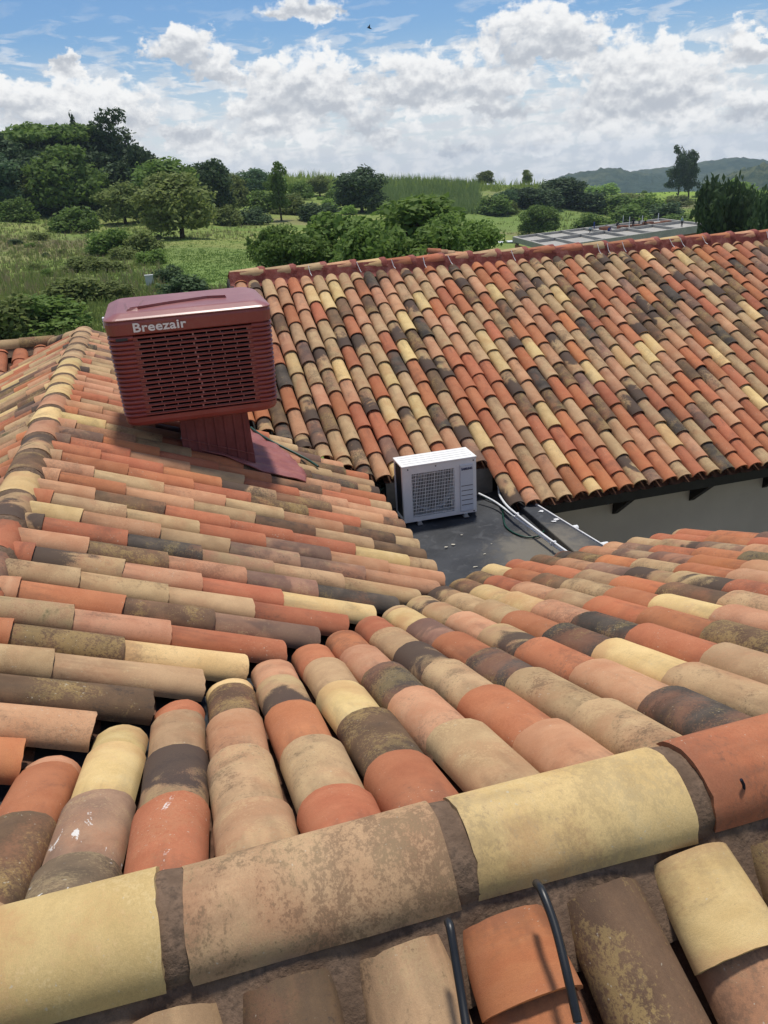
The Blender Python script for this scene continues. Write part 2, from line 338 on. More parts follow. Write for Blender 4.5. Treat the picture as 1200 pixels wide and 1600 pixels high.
# ------------------------------------------------------------------ roof geometry
TA, AL = 0.42305, math.atan(0.42305)
T24, A24 = math.tan(R(24)), R(24)
NR_Y, NR_Z, N_EAVE = 1.421, -1.45, 5.66          # near wing: ridge and eave
LR_X, LR_Z, L_EAVE = -1.12, -1.767, 1.74         # left wing
F_EY, F_EZ, F_RY = 7.0, -3.268, 11.5             # far wing
F_RZ = F_EZ + T24 * (F_RY - F_EY) - 0.0
F_VERGE = 0.93
FLAT_Z = -3.36
valNL = lambda y: y - 3.365                       # x of the near/left valley at y
zL = lambda x: LR_Z - TA * (x - LR_X)
zF = lambda y: F_EZ + T24 * (y - F_EY)
valFL_y = lambda x: F_EY + (zL(x) - F_EZ) / T24   # y of the far/left valley at x
valFL_x = lambda y: LR_X + (LR_Z - zF(y)) / TA

def barrel(Lh, w0, w1, h0, h1, th, seg=12, seed=0, lift=0.02, rough=0.0):
    """one curved roof tile: top end at y=0, lower (wider) end at y=L; shell with real thickness"""
    r = np.random.default_rng(seed); ny = 4
    V = []; UV = []
    for side in (0, 1):
        for j in range(ny):
            t = j / (ny - 1); a = w0 + (w1 - w0) * t; hh = h0 + (h1 - h0) * t; zl = lift * t
            for i in range(seg + 1):
                ang = math.pi * i / seg; ca, sa = math.cos(ang), math.sin(ang)
                k = th * side
                wob = 0.0015 * math.sin(3 * ang + seed) + (r.normal() * 0.0007)
                yy = Lh * t
                if j in (0, ny - 1): yy += 0.004 * math.sin(2.3 * ang + seed * 1.7) + r.normal() * rough
                V.append(((a - k + wob) * ca, yy, zl + (hh - k + wob) * (sa ** 0.92 if sa > 0 else 0)))
                UV.append((i / seg, t))
    n = seg + 1; F = []
    idx = lambda s, j, i: s * ny * n + j * n + i
    for j in range(ny - 1):
        for i in range(seg):
            F.append((idx(0, j, i), idx(0, j, i + 1), idx(0, j + 1, i + 1), idx(0, j + 1, i)))
            F.append((idx(1, j, i), idx(1, j + 1, i), idx(1, j + 1, i + 1), idx(1, j, i + 1)))
    for i in range(seg):
        F.append((idx(0, 0, i), idx(1, 0, i), idx(1, 0, i + 1), idx(0, 0, i + 1)))
        F.append((idx(0, ny - 1, i), idx(0, ny - 1, i + 1), idx(1, ny - 1, i + 1), idx(1, ny - 1, i)))
    for j in range(ny - 1):
        F.append((idx(0, j, 0), idx(0, j + 1, 0), idx(1, j + 1, 0), idx(1, j, 0)))
        F.append((idx(0, j, seg), idx(1, j, seg), idx(1, j + 1, seg), idx(0, j + 1, seg)))
    V = np.array(V); F = np.array(F); UV = np.array(UV)
    F = F[:, ::-1]
    return V, F, UV[F.reshape(-1)]
def tile_meshes(name, **kw):
    out = []
    for s in range(5):
        V, F, UV = barrel(seed=s, **kw)
        me = fast_mesh(name, V, F, UV, smooth=True); me.materials.append(TM['tan'])
        me.set_sharp_from_angle(angle=R(38)) if hasattr(me, 'set_sharp_from_angle') else None
        out.append((me, V, F, UV))
    return out
TL = 0.55
NEAR_T = tile_meshes('roof_tile', Lh=TL, w0=0.096, w1=0.1075, h0=0.080, h1=0.087, th=0.013, seg=14, lift=0.014, rough=0.0012)
FAR_T = tile_meshes('roof_tile_far', Lh=0.49, w0=0.076, w1=0.089, h0=0.066, h1=0.076, th=0.011, seg=10, lift=0.017)
RIDGE_T = tile_meshes('ridge_tile', Lh=0.62, w0=0.146, w1=0.152, h0=0.121, h1=0.127, th=0.015, seg=18, lift=0.0, rough=0.0016)
RIDGE_L = tile_meshes('ridge_tile_left', Lh=0.50, w0=0.128, w1=0.136, h0=0.106, h1=0.114, th=0.014, seg=14, lift=0.004, rough=0.001)
RIDGE_F = tile_meshes('ridge_tile_far', Lh=0.47, w0=0.108, w1=0.120, h0=0.085, h1=0.100, th=0.013, seg=10, lift=0.012)

def place_tile(meshes, M4, tone, parent, name, scale_y=1.0, r=random):
    me = r.choice(meshes)[0]
    o = bpy.data.objects.new(name, me); C.objects.link(o)
    o.parent = parent; o.matrix_parent_inverse = Matrix.Translation(-parent.location)
    o.matrix_basis = M4 @ Matrix.Diagonal((1, scale_y, 1, 1))
    o.material_slots[0].link = 'OBJECT'; o.material_slots[0].material = TM[tone]
    return o
class Field:
    """a sloping field of barrel tiles; O + A*t + V*v, rows laid up from the eave"""
    def __init__(s, O, A, V, meshes, tl, exposure, base=-0.046, lap=None, wide=1.0):
        s.O = Vector(O); s.A = Vector(A).normalized(); s.V = Vector(V).normalized(); s.W = s.A.cross(s.V)
        if s.W.z < 0: s.W = -s.W
        s.U = s.V.cross(s.W); s.meshes = meshes; s.ml = tl; s.wide = wide; s.tl = exposure + lap if lap else tl; s.ex = exposure; s.base = base; s.items = []
    def mat(s, t, v, lift=0.0, yaw=0.0, roll=0.0):
        p = s.O + s.A * t + s.V * v + s.W * (s.base + lift)
        m = Matrix(((s.U.x, s.V.x, s.W.x, p.x), (s.U.y, s.V.y, s.W.y, p.y), (s.U.z, s.V.z, s.W.z, p.z), (0, 0, 0, 1)))
        return m @ Matrix.Rotation(yaw, 4, 'Z') @ Matrix.Rotation(roll, 4, 'Y') @ Matrix.Diagonal((s.wide, 1, 1, 1))
    def column(s, t, v0, vE, vmax, stag, r, tones=None, jit=0.02, merge=0.0, skip_short=0.05, first=None):
        k = 0; low = vE - stag * s.ex; lows = []
        if stag > 0.01: lows.append(vE)
        while low > v0 - 0.2: lows.append(low); low -= s.ex
        if first is not None:
            lows = [first + i * s.ex for i in range(20) if first + i * s.ex < vE - 0.12][::-1]; lows = [vE] + lows
        lows = [l + (r.uniform(-jit, jit) if l < vE - 1e-6 else 0) for l in lows]
        lows = [l for l in lows if l > v0 + 0.06]
        seq = []
        for i, l in enumerate(lows):
            nxt = lows[i + 1] if i + 1 < len(lows) else v0
            top = max(v0 - 0.03, nxt - (s.tl - s.ex)); lo = l
            if nxt > vmax - skip_short: continue
            lo = min(lo, vmax)
            seq.append((top, lo))
        if merge and len(seq) > 1 and seq[0][1] >= vmax - 1e-6 and vmax < vE - 0.01 and seq[0][1] - seq[1][1] < merge:
            seq = [(seq[1][0], vmax)] + seq[2:]
        seq = seq[::-1]                       # from the ridge downwards
        for i, (top, lo) in enumerate(seq):
            tone = tones[i] if tones and i < len(tones) and tones[i] else random_tone(r)
            m = s.mat(t + r.uniform(-0.004, 0.004), top, r.uniform(-0.003, 0.004), r.uniform(-0.014, 0.014), r.uniform(-0.035, 0.035))
            s.items.append((m, (lo - top) / s.ml, tone, s.O + s.A * t + s.V * (0.5 * (top + lo))))
    def emit(s, parent, limit, r, name='roof_tile'):
        def score(it):
            p = it[3]; d = p.length; x, y = to_px(p)
            inside = -40 < x < 1240 and -40 < y < 1660 and (CAM.T @ np.array(p))[2] < 0
            return (0 if inside else 100) + d
        its = sorted(s.items, key=score)
        for m, sy, tone, _ in its[:limit]: place_tile(s.meshes, m, tone, parent, name, sy, r)
        return its[limit:]
def join_tiles(meshes, items, parent, name, r):
    if not items: return
    Vs, Fs, Us, Ms = [], [], [], []; o = 0
    for m, sy, tone, _ in items:
        _, V, F, UV = r.choice(meshes); mm = np.array(m @ Matrix.Diagonal((1, sy, 1, 1)))
        Vs.append(V @ mm[:3, :3].T + mm[:3, 3]); Fs.append(F + o); Us.append(UV); Ms.append(np.full(len(F), TONES.index(tone))); o += len(V)
    me = fast_mesh(name, np.concatenate(Vs), np.concatenate(Fs), np.concatenate(Us), np.concatenate(Ms), smooth=True)
    if hasattr(me, 'set_sharp_from_angle'): me.set_sharp_from_angle(angle=R(38))
    for t in TONES: me.materials.append(TM[t])
    return link(name, me, parent, kind='stuff')
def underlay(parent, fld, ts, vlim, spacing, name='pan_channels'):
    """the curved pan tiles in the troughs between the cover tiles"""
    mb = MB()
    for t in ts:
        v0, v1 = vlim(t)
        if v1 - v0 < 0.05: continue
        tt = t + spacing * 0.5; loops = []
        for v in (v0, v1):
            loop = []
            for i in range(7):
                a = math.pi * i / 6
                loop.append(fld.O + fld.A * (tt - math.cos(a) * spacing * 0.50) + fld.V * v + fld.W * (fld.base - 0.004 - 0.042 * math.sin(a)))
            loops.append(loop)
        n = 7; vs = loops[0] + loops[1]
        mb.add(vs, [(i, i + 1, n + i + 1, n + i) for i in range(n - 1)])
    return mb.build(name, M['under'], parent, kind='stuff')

# ------------------------------------------------------------------ near wing
near = thing('tiled_roof', (1.5, NR_Y, -6.3), 'nearest tiled roof wing, its mortared ridge crossing the bottom of the picture', 'roof')
r = random.Random(3)
ca, sa = math.cos(AL), math.sin(AL)
TN = 0.402; cn, sn = math.cos(math.atan(TN)), math.sin(math.atan(TN))
nf = Field((0, NR_Y, NR_Z), (1, 0, 0), (0, cn, -sn), NEAR_T, TL, 0.525, base=-0.086, lap=0.07, wide=1.065)
SPN = 0.2300
NTONE = {0: ['splash_dark', 'splash', 'cream', 'cream'], 1: ['splash_red', 'mott', 'tan', 'red'], 2: ['tan', 'tan', 'salmon', 'brown', 'cream'],
         3: ['red', 'tan', 'red', 'mott', 'salmon'], 4: ['red', 'brown', 'cream', 'tan', 'red'], 5: ['tan', 'salmon', 'char', 'salmon', 'red', 'moss'],
         6: ['salmon', 'red', 'tan', 'mott', 'tan', 'red', 'salmon'], 7: ['tan', 'tan', 'char', 'red', 'mauve', 'cream', 'tan'],
         8: ['char', 'salmon', 'red', 'mott', 'salmon', 'tan'], 9: ['tan', 'cream', 'char', 'red', 'tan', 'tan'], 10: ['brown', 'tan', 'red', 'char', 'salmon'],
         -1: ['tan', 'brown', 'red'], 11: ['salmon', 'cream', 'brown', 'red'], 12: ['red', 'char', 'salmon', 'cream']}
nts = []
for k in range(-4, 22):
    t = -0.455 + SPN * k
    if t > 4.35: break
    nts.append(t)
    ymax = min(N_EAVE, t + 3.365 - 0.05) if t > LR_X else 2.30 + (LR_X - t)
    vmax = (ymax - NR_Y) / cn; vE = (N_EAVE - NR_Y) / cn
    nf.column(t, 0.07, vE, vmax, (0.42 if k % 2 else 0.0) + r.uniform(-0.1, 0.1), r, NTONE.get(k), first={0: 0.28, 1: 0.60, 2: 0.39, 3: 0.33, 4: 0.50, 5: 0.68, 6: 0.47, 7: 0.55, 8: 0.50, 9: 0.72}.get(k))
nb = Field((0, NR_Y, NR_Z), (1, 0, 0), (0, -ca, -sa), NEAR_T, TL, 0.478, base=-0.118)
SPB = 0.253
BT = {0: ['brown', 'salmon'], 1: ['tan', 'brown'], 2: ['orange', 'orange'], 3: ['brown', 'brown'], 4: ['cream', 'salmon'], 5: ['brown', 'red']}
BV = {0: 0.72, 1: 0.82, 2: 0.415, 3: 0.92, 4: 0.455, 5: 0.70}
bts = []
for k in range(-4, 9):
    t = 0.025 + SPB * k; bts.append(t)
    v = BV.get(k, r.uniform(0.45, 0.8)); tones = BT.get(k, [])
    top = 0.235 if k != 4 else 0.215
    for i in range(5):
        lo = v + i * 0.478
        tp = top if i == 0 else lo - TL
        tone = tones[i] if i < len(tones) else random_tone(r)
        nb.items.append((nb.mat(t + r.uniform(-.006, .006), tp, 0.012 if k in (2, 4) and i == 0 else 0, r.uniform(-.02, .02), r.uniform(-.04, .04)) @ Matrix.Diagonal((1.12, 1, 1.08, 1)), (lo - tp) / TL, tone, nb.O + nb.A * t + nb.V * lo))
        if lo > 3.0: break
rest = nf.emit(near, 262, r)
join_tiles(NEAR_T, rest, near, 'roof_tile_rest', r)
rest = nb.emit(near, 36, r)
join_tiles(NEAR_T, rest, near, 'roof_tile_lower', r)
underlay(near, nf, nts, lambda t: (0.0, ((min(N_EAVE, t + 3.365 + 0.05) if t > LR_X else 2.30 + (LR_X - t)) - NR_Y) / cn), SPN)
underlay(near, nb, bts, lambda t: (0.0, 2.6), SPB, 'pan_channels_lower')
# ridge tiles with mortar saddles between them
RID = [(-1.42, 'salmon'), (-0.80, 'cream'), (-0.17, 'tan'), (0.49, 'cream'), (1.115, 'red'), (1.74, 'tan'), (2.36, 'salmon'), (2.98, 'mott'), (3.60, 'red')]
RZ = NR_Z - 0.120
for i, (x0, tone) in enumerate(RID):
    x1 = (RID[i + 1][0] if i + 1 < len(RID) else 4.25) - 0.055
    Lr = x1 - x0
    m = Matrix(((0, 1, 0, x0), (-1, 0, 0, NR_Y - 0.012 + 0.004 * math.sin(i * 2.3)), (0, 0, 1, RZ + 0.006 * math.sin(i * 1.7 + 1)), (0, 0, 0, 1))) @ Matrix.Rotation(R([0.6, -0.8, 0.5, -0.7, 0.4, 0.2, -.3, .3, .1][i]), 4, 'Z')
    o = place_tile(RIDGE_T, m, tone, near, 'ridge_tile', Lr / 0.62, r)
    # saddle of mortar at the right-hand end
    mb = MB(); loops = []
    for q, (xx, rr) in enumerate(((x1 - 0.05, -0.010), (x1 - 0.012, -0.004), (x1 + 0.012, -0.001), (x1 + 0.04, -0.004), (x1 + 0.075, -0.010), (x1 + 0.12, -0.016))):
        loops.append([Vector((xx + 0.006 * math.sin(a * 9 + i * 3), NR_Y - 0.012 + math.cos(a) * (0.149 + rr + 0.003 * math.sin(a * 13 + i)), RZ - 0.004 + math.sin(a) * (0.1245 + rr + 0.003 * math.sin(a * 11 + q)))) for a in [math.pi * (j / 18) for j in range(19)]])
    n = 19; vs = [v for lp in loops for v in lp]
    mb.add(vs, [(a * n + j, a * n + j + 1, (a + 1) * n + j + 1, (a + 1) * n + j) for a in range(len(loops) - 1) for j in range(n - 1)])
    mb.build('mortar_joint', M['mortar'], near, smooth=True)
def mortar_bed(parent, x0, x1, f, mat, name, step=0.03, low=0.0):
    """bedding mortar: an uneven fillet from under the ridge tile down between the heads of the tiles; f(x) -> list of section points"""
    mb = MB(); secs = []
    nx = int((x1 - x0) / step)
    for i in range(nx + 1): secs.append(f(x0 + (x1 - x0) * i / nx, i))
    n = len(secs[0]); mb.add([p for s in secs for p in s], [(i * n + j, (i + 1) * n + j, (i + 1) * n + j + 1, i * n + j + 1) for i in range(nx) for j in range(n - 1)])
    return mb.build(name, mat, parent, smooth=True)
def wob(x, k=0.0): return 0.5 * math.sin(x * 17.3 + k) + 0.3 * math.sin(x * 41.7 + 2 * k) + 0.2 * math.sin(x * 93.1 + 3 * k)
def bed_near(sign):
    def f(x, i):
        out = []
        for j, (d, zz) in enumerate(((0.115, 0.035), (0.142, -0.002), (0.168, -0.036), (0.205, -0.066), (0.245, -0.098), (0.28, -0.145))):
            out.append((x, NR_Y - 0.012 + sign * (d + 0.008 * wob(x, j)), RZ + zz + 0.008 * wob(x, j + 5)))
        return out if sign < 0 else out[::-1]
    return f
mortar_bed(near, -1.4, 4.2, bed_near(-1), M['mortar'], 'ridge_mortar')
mortar_bed(near, -1.4, 4.2, bed_near(1), M['mortar'], 'ridge_mortar')
# carcass under the near wing: deck, eave fascia, walls
MB().prism([(-1.6, NR_Y, NR_Z - 0.26), (-1.6, N_EAVE - 0.1, NR_Z - 0.20 - TN * (N_EAVE - 0.1 - NR_Y)), (-1.6, N_EAVE - 0.1, NR_Z - 0.25 - TN * (N_EAVE - 0.1 - NR_Y)), (-1.6, NR_Y - 3, NR_Z - 0.32 - TA * 3), (-1.6, NR_Y - 3, NR_Z - 0.26 - TA * 3)], (5.75, 0, 0)).build('roof_deck', M['black_wood'], near)
MB().box((L_EAVE + 0.02, N_EAVE - 0.55, -6.3), (4.1, N_EAVE - 0.25, NR_Z - 0.25 - TN * (N_EAVE - 0.3 - NR_Y))).build('wall', M['wall'], near)
MB().box((-1.6, NR_Y - 2.7, -6.3), (4.1, NR_Y - 2.5, NR_Z - 0.25 - TA * 2.7)).build('wall', M['wall'], near)
MB().box((1.8, N_EAVE - 0.09, NR_Z - 0.30 - TN * (N_EAVE - NR_Y)), (4.15, N_EAVE - 0.06, NR_Z - 0.10 - TN * (N_EAVE - NR_Y))).build('fascia_board', M['black_wood'], near)

# ------------------------------------------------------------------ left wing
left = thing('tiled_roof', (0.2, 7.0, -6.3), 'tiled roof wing on the left, ridge running away, carrying the dark red cooler', 'roof')
r = random.Random(5)
SPL = 0.2175
lf = Field((LR_X, 0, LR_Z), (0, 1, 0), (ca, 0, -sa), NEAR_T, TL, 0.482)
L_END = 11.62
lts = []
def lx(t):
    x = min(L_EAVE, valNL(t) - 0.06)
    if t > 6.5: x = min(x, valFL_x(t) + 0.02)
    if 8.5 < t < 9.35: x = min(x, 0.57)
    elif t > 8.5: x = F_VERGE - 0.02
    return x
LT = {0: ['salmon', 'red', 'salmon'], 1: ['salmon', 'brown'], 2: ['red', 'tan'], 3: ['cream', 'salmon', 'tan'], 4: ['mott', 'red', 'char'], 5: ['salmon', 'brown', 'salmon'],
      6: ['red', 'mott', 'salmon', 'red'], 7: ['tan', 'tan', 'tan'], 8: ['salmon', 'red', 'brown'], 9: ['moss', 'salmon', 'red'], 10: ['red', 'brown', 'cream'], 11: ['tan', 'tan'], 12: ['salmon', 'brown'], 13: ['salmon']}
k = 0
for k in range(-27, 18):
    t = 5.70 - SPL * k
    if t > L_END + 0.02 or t < 1.9: continue
    lts.append(t); x1 = lx(t)
    vE = (L_EAVE - LR_X) / ca; vmax = (x1 - LR_X) / ca
    lf.column(t, 0.05, vE, vmax, (0.5 if k % 2 else 0.0) + r.uniform(-.05, .05), r, LT.get(k), merge=0.21, skip_short=0.03)
ll = Field((LR_X, 0, LR_Z), (0, 1, 0), (-ca, 0, -sa), NEAR_T, TL, 0.482)
WR_Y, WR_Z = 12.05, -1.95                         # small crossing ridge at the far left
def llx(t):                                       # how far the left slope runs before the valley with the crossing wing
    z = lambda y: WR_Z - TA * (WR_Y - y)
    return min(2.6, max(0.3, (LR_Z - z(t)) / TA)) if t > 9.2 else 2.6
llts = []
for k in range(-27, 12):
    t = 5.63 - SPL * k
    if t > L_END - 0.1 or t < 3.2: continue
    llts.append(t); ll.column(t, 0.05, 2.6 / ca, llx(t) / ca, 0.5 * (k % 2) + r.uniform(-.05, .05), r)
rest = lf.emit(left, 232, r); join_tiles(NEAR_T, rest, left, 'roof_tile_rest', r)
rest = ll.emit(left, 66, r); join_tiles(NEAR_T, rest, left, 'roof_tile_lower', r)
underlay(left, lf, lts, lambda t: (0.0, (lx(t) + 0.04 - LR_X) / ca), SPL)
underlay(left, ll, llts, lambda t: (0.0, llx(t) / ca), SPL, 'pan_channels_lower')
LRT = ['red', 'red', 'mauve', 'red', 'mott', 'cream', 'brown', 'mott', 'salmon', 'cream', 'salmon', 'cream', 'cream', 'cream', 'cream', 'tan', 'tan', 'tan', 'tan', 'tan']
y = 3.0; i = 0; LEX = 0.435
LRB = LR_Z - 0.075
while y < L_END:
    m = Matrix(((1, 0, 0, LR_X + 0.006 * math.sin(i * 1.9)), (0, -1, 0, y + LEX), (0, 0, 1, LRB), (0, 0, 0, 1)))
    # local y runs from the far end (top of lap) towards the camera
    m = Matrix(((-1, 0, 0, LR_X + 0.006 * math.sin(i * 1.9)), (0, -1, 0, y + LEX), (0, 0, 1, LRB + 0.01), (0, 0, 0, 1))) @ Matrix.Rotation(R(r.uniform(-1.2, 1.2)), 4, 'Z')
    place_tile(RIDGE_L, m, LRT[min(i, len(LRT) - 1)], left, 'ridge_tile', 0.88, r)
    mb = MB(); n = 15; loops = []
    for q, (yy, rr) in enumerate(((y - 0.09, -0.016), (y - 0.05, -0.004), (y - 0.005, 0.002), (y + 0.02, -0.003))):
        loops.append([(LR_X + math.cos(a) * (0.134 + rr + 0.004 * math.sin(a * 9 + i)), yy + 0.006 * math.sin(a * 7 + i), LRB + 0.012 + math.sin(a) * (0.112 + rr)) for a in [math.pi * j / (n - 1) for j in range(n)]])
    mb.add([v for lp in loops for v in lp], [(a * n + j, (a + 1) * n + j, (a + 1) * n + j + 1, a * n + j + 1) for a in range(3) for j in range(n - 1)])
    mb.build('mortar_joint', M['mortar'], left, smooth=True)
    y += LEX; i += 1
def bed_left(sign):
    def f(yv, i):
        out = [(LR_X + sign * (d + 0.008 * wob(yv, j)), yv, LRB + zz + 0.006 * wob(yv, j + 4)) for j, (d, zz) in enumerate(((0.09, 0.05), (0.125, 0.0), (0.145, -0.04), (0.175, -0.075), (0.215, -0.105)))]
        return out if sign > 0 else out[::-1]
    return f
mortar_bed(left, 2.2, L_END, bed_left(1), M['mortar'], 'ridge_mortar')
mortar_bed(left, 2.2, L_END, bed_left(-1), M['mortar'], 'ridge_mortar')
# carcass
def dk(x): return zL(x) - 0.15
MB().prism([(LR_X, 1.7, LR_Z - 0.15), (L_EAVE - 0.05, 1.7, dk(L_EAVE - 0.05)), (L_EAVE - 0.05, 1.7, dk(L_EAVE - 0.05) - 0.05), (LR_X, 1.7, LR_Z - 0.2), (LR_X - 2.6, 1.7, LR_Z - 0.2 - TA * 2.6), (LR_X - 2.6, 1.7, LR_Z - 0.15 - TA * 2.6)][::-1], (0, 6.0, 0)).build('roof_deck', M['black_wood'], left)
MB().prism([(LR_X, 7.7, LR_Z - 0.15), (F_VERGE, 7.7, dk(F_VERGE)), (F_VERGE, 7.7, dk(F_VERGE) - 0.05), (LR_X, 7.7, LR_Z - 0.2), (LR_X - 2.6, 7.7, LR_Z - 0.2 - TA * 2.6), (LR_X - 2.6, 7.7, LR_Z - 0.15 - TA * 2.6)][::-1], (0, L_END - 7.7, 0)).build('roof_deck', M['black_wood'], left)
MB().box((L_EAVE - 0.30, 4.9, -6.3), (L_EAVE - 0.12, 7.9, zL(L_EAVE) - 0.17)).build('wall', M['wall'], left)
MB().box((LR_X - 2.5, 2.0, -6.3), (LR_X - 2.3, L_END - 0.1, zL(L_EAVE) - 0.1)).build('wall', M['wall'], left)
MB().prism([(LR_X - 2.3, L_END - 0.06, -6.3), (F_VERGE, L_END - 0.06, -6.3), (F_VERGE, L_END - 0.06, dk(F_VERGE) - 0.06), (LR_X, L_END - 0.06, LR_Z - 0.21), (LR_X - 2.3, L_END - 0.06, LR_Z - 0.21 - TA * 2.3)], (0, 0.05, 0)).build('wall', M['wall'], left)
# verge cap tiles along the far end of the right slope
for i in range(5):
    x = LR_X + 0.12 + 0.42 * i
    Vd = Vector((ca, 0, -sa)); Wd = Vector((sa, 0, ca)); Ud = Vd.cross(Wd); p = Vector((x - 0.06, L_END + 0.02, zL(x) - 0.065))
    m = Matrix(((Ud.x, Vd.x, Wd.x, p.x), (Ud.y, Vd.y, Wd.y, p.y), (Ud.z, Vd.z, Wd.z, p.z), (0, 0, 0, 1)))
    place_tile(RIDGE_L, m, ['tan', 'cream', 'tan', 'salmon', 'tan'][i], left, 'verge_tile', 0.92, r)
for i in range(2):
    p = Vector((LR_X + 0.04 - 0.27 * i, L_END - 0.10 + 0.27 * i, LR_Z - 0.06 - 0.09 * i)); Vd = Vector((-0.66, 0.70, -0.24)).normalized(); Wd = Vector((0, 0, 1)); Wd = (Wd - Vd * Wd.dot(Vd)).normalized(); Ud = Vd.cross(Wd)
    place_tile(RIDGE_L, Matrix(((Ud.x, Vd.x, Wd.x, p.x), (Ud.y, Vd.y, Wd.y, p.y), (Ud.z, Vd.z, Wd.z, p.z), (0, 0, 0, 1))), ['tan', 'mott'][i], left, 'hip_tile', 0.75, r)
# the dark metal gutter lying in the valley between the near and the left wing
mb = MB()
for s0, s1 in (((LR_X + 0.2), 1.9),):
    for (du, dz) in ((0, 0),):
        secs = []
        for x in np.linspace(s0, s1, 12):
            yv = x + 3.365; zc = zL(x) - 0.085
            secs.append([(x - 0.17, yv + 0.17, zc + 0.045), (x - 0.05, yv + 0.05, zc - 0.02), (x + 0.05, yv - 0.05, zc - 0.02), (x + 0.17, yv - 0.17, zc + 0.045)])
        n = 4; mb.add([p for q in secs for p in q], [(i * n + j, i * n + j + 1, (i + 1) * n + j + 1, (i + 1) * n + j) for i in range(11) for j in range(3)])
mb.build('valley_gutter', M['valley'], left)

# small crossing wing at the far left
wing = thing('tiled_roof', (-3.5, WR_Y, -6.3), 'low tiled roof corner at the left edge behind the long ridge', 'roof')
wf = Field((0, WR_Y, WR_Z), (1, 0, 0), (0, -ca, -sa), NEAR_T, TL, 0.482)
wts = []
for k in range(9):
    t = -1.75 - 0.26 * k
    z = lambda x: LR_Z - TA * (LR_X - x)
    vm = min(1.6, max(0.0, (WR_Z - z(t)) / TA + 0.25) / ca); wts.append(t)
    wf.column(t, 0.05, 1.6, vm, 0.5 * (k % 2), r, ['red', 'red', 'salmon'] if k in (1, 2) else ['red'])
wf.emit(wing, 60, r)
underlay(wing, wf, wts, lambda t: (0, 1.6), 0.26)
for i in range(5):
    x = -1.55 - 0.45 * i
    m = Matrix(((0, -1, 0, x), (1, 0, 0, WR_Y), (0, 0, 1, WR_Z - 0.02), (0, 0, 0, 1)))
    place_tile(RIDGE_L, m, ['brown', 'tan', 'red', 'tan', 'red'][i], wing, 'ridge_tile', 0.92, r)
mortar_bed(wing, -3.9, -1.5, lambda x, i: [(x, WR_Y - d - 0.006 * wob(x, j), WR_Z + zz) for j, (d, zz) in enumerate(((0.09, 0.02), (0.13, -0.04), (0.17, -0.09), (0.21, -0.12)))], M['mortar'], 'ridge_mortar')
MB().prism([(-1.5, WR_Y, WR_Z - 0.14), (-1.5, WR_Y - 1.5, WR_Z - 0.14 - TA * 1.5), (-1.5, WR_Y - 1.5, WR_Z - 0.2 - TA * 1.5), (-1.5, WR_Y + 1.5, WR_Z - 0.2 - TA * 1.5), (-1.5, WR_Y + 1.5, WR_Z - 0.14 - TA * 1.5)], (-2.4, 0, 0)).build('roof_deck', M['black_wood'], wing)
MB().box((-3.8, WR_Y - 1.2, -6.3), (-3.65, WR_Y + 1.2, WR_Z - 0.75)).build('wall', M['wall'], wing)
M['whitepaint'] = simple('flaking_white_paint', (0.62, 0.62, 0.62), 0.6, 0.3, var=0.15, dirt=(0.25, 0.22, 0.2), dirt_amt=0.4)
Vd = Vector((0, -ca, -sa))
mb = MB(); p0 = Vector((-2.52, WR_Y - 0.05, WR_Z + 0.115))
pts = [p0 + Vector((0, 0, 0)), p0 + Vector((0.0, -0.16, -0.05)), p0 + Vector((-0.03, -0.5, -0.18)), p0 + Vector((-0.05, -0.95, -0.37))]
mb.add([q + Vector((d, 0, 0.0)) for q in pts for d in (0, -0.11)] + [q + Vector((d, 0, -0.012)) for q in pts for d in (0, -0.11)], [(2 * i, 2 * i + 1, 2 * i + 3, 2 * i + 2) for i in range(3)] + [(8 + 2 * i, 10 + 2 * i, 11 + 2 * i, 9 + 2 * i) for i in range(3)])
mb.build('painted_flashing', M['whitepaint'], wing)

# ------------------------------------------------------------------ far wing
far = thing('tiled_roof', (5.0, 9.0, -6.3), 'large far tiled roof with red painted ridge, facing us above the grey wall', 'roof')
r = random.Random(8)
c4, s4 = math.cos(A24), math.sin(A24)
ff = Field((0, F_RY, F_RZ), (1, 0, 0), (0, -c4, -s4), FAR_T, 0.49, 0.434, base=-0.040)
SPF = 0.1783
fry = lambda t: F_RY - 0.025 * (t - 1.0)
fts = []; k = 0
def fv(t):
    y = F_EY if t > 3.08 else max(7.62, F_EY)
    if t < 2.2: y = max(y, valFL_y(t) + 0.02)
    return (F_RY - y) / c4
while True:
    t = 1.03 + SPF * k
    if t > 10.2: break
    fts.append(t)
    ff.column(t, 0.10 + (F_RY - fry(t)) / c4, (F_RY - F_EY) / c4, fv(t), (0.5 if k % 2 else 0.0) + r.uniform(-.05, .05), r, jit=0.015)
    k += 1
for t in (0.852, 0.674):                            # the strip that runs on beside the left wing
    ff.column(t, (F_RY - 9.3) / c4, (F_RY - F_EY) / c4, (F_RY - valFL_y(t) - 0.02) / c4, 0.3, r, jit=0.015)
rest = ff.emit(far, 300, r); join_tiles(FAR_T, rest, far, 'roof_tile_rest', r)
underlay(far, ff, fts, lambda t: ((F_RY - fry(t)) / c4, fv(t)), SPF)
x = F_VERGE - 0.02; i = 0
frz = lambda t: zF(fry(t)) + 0.015
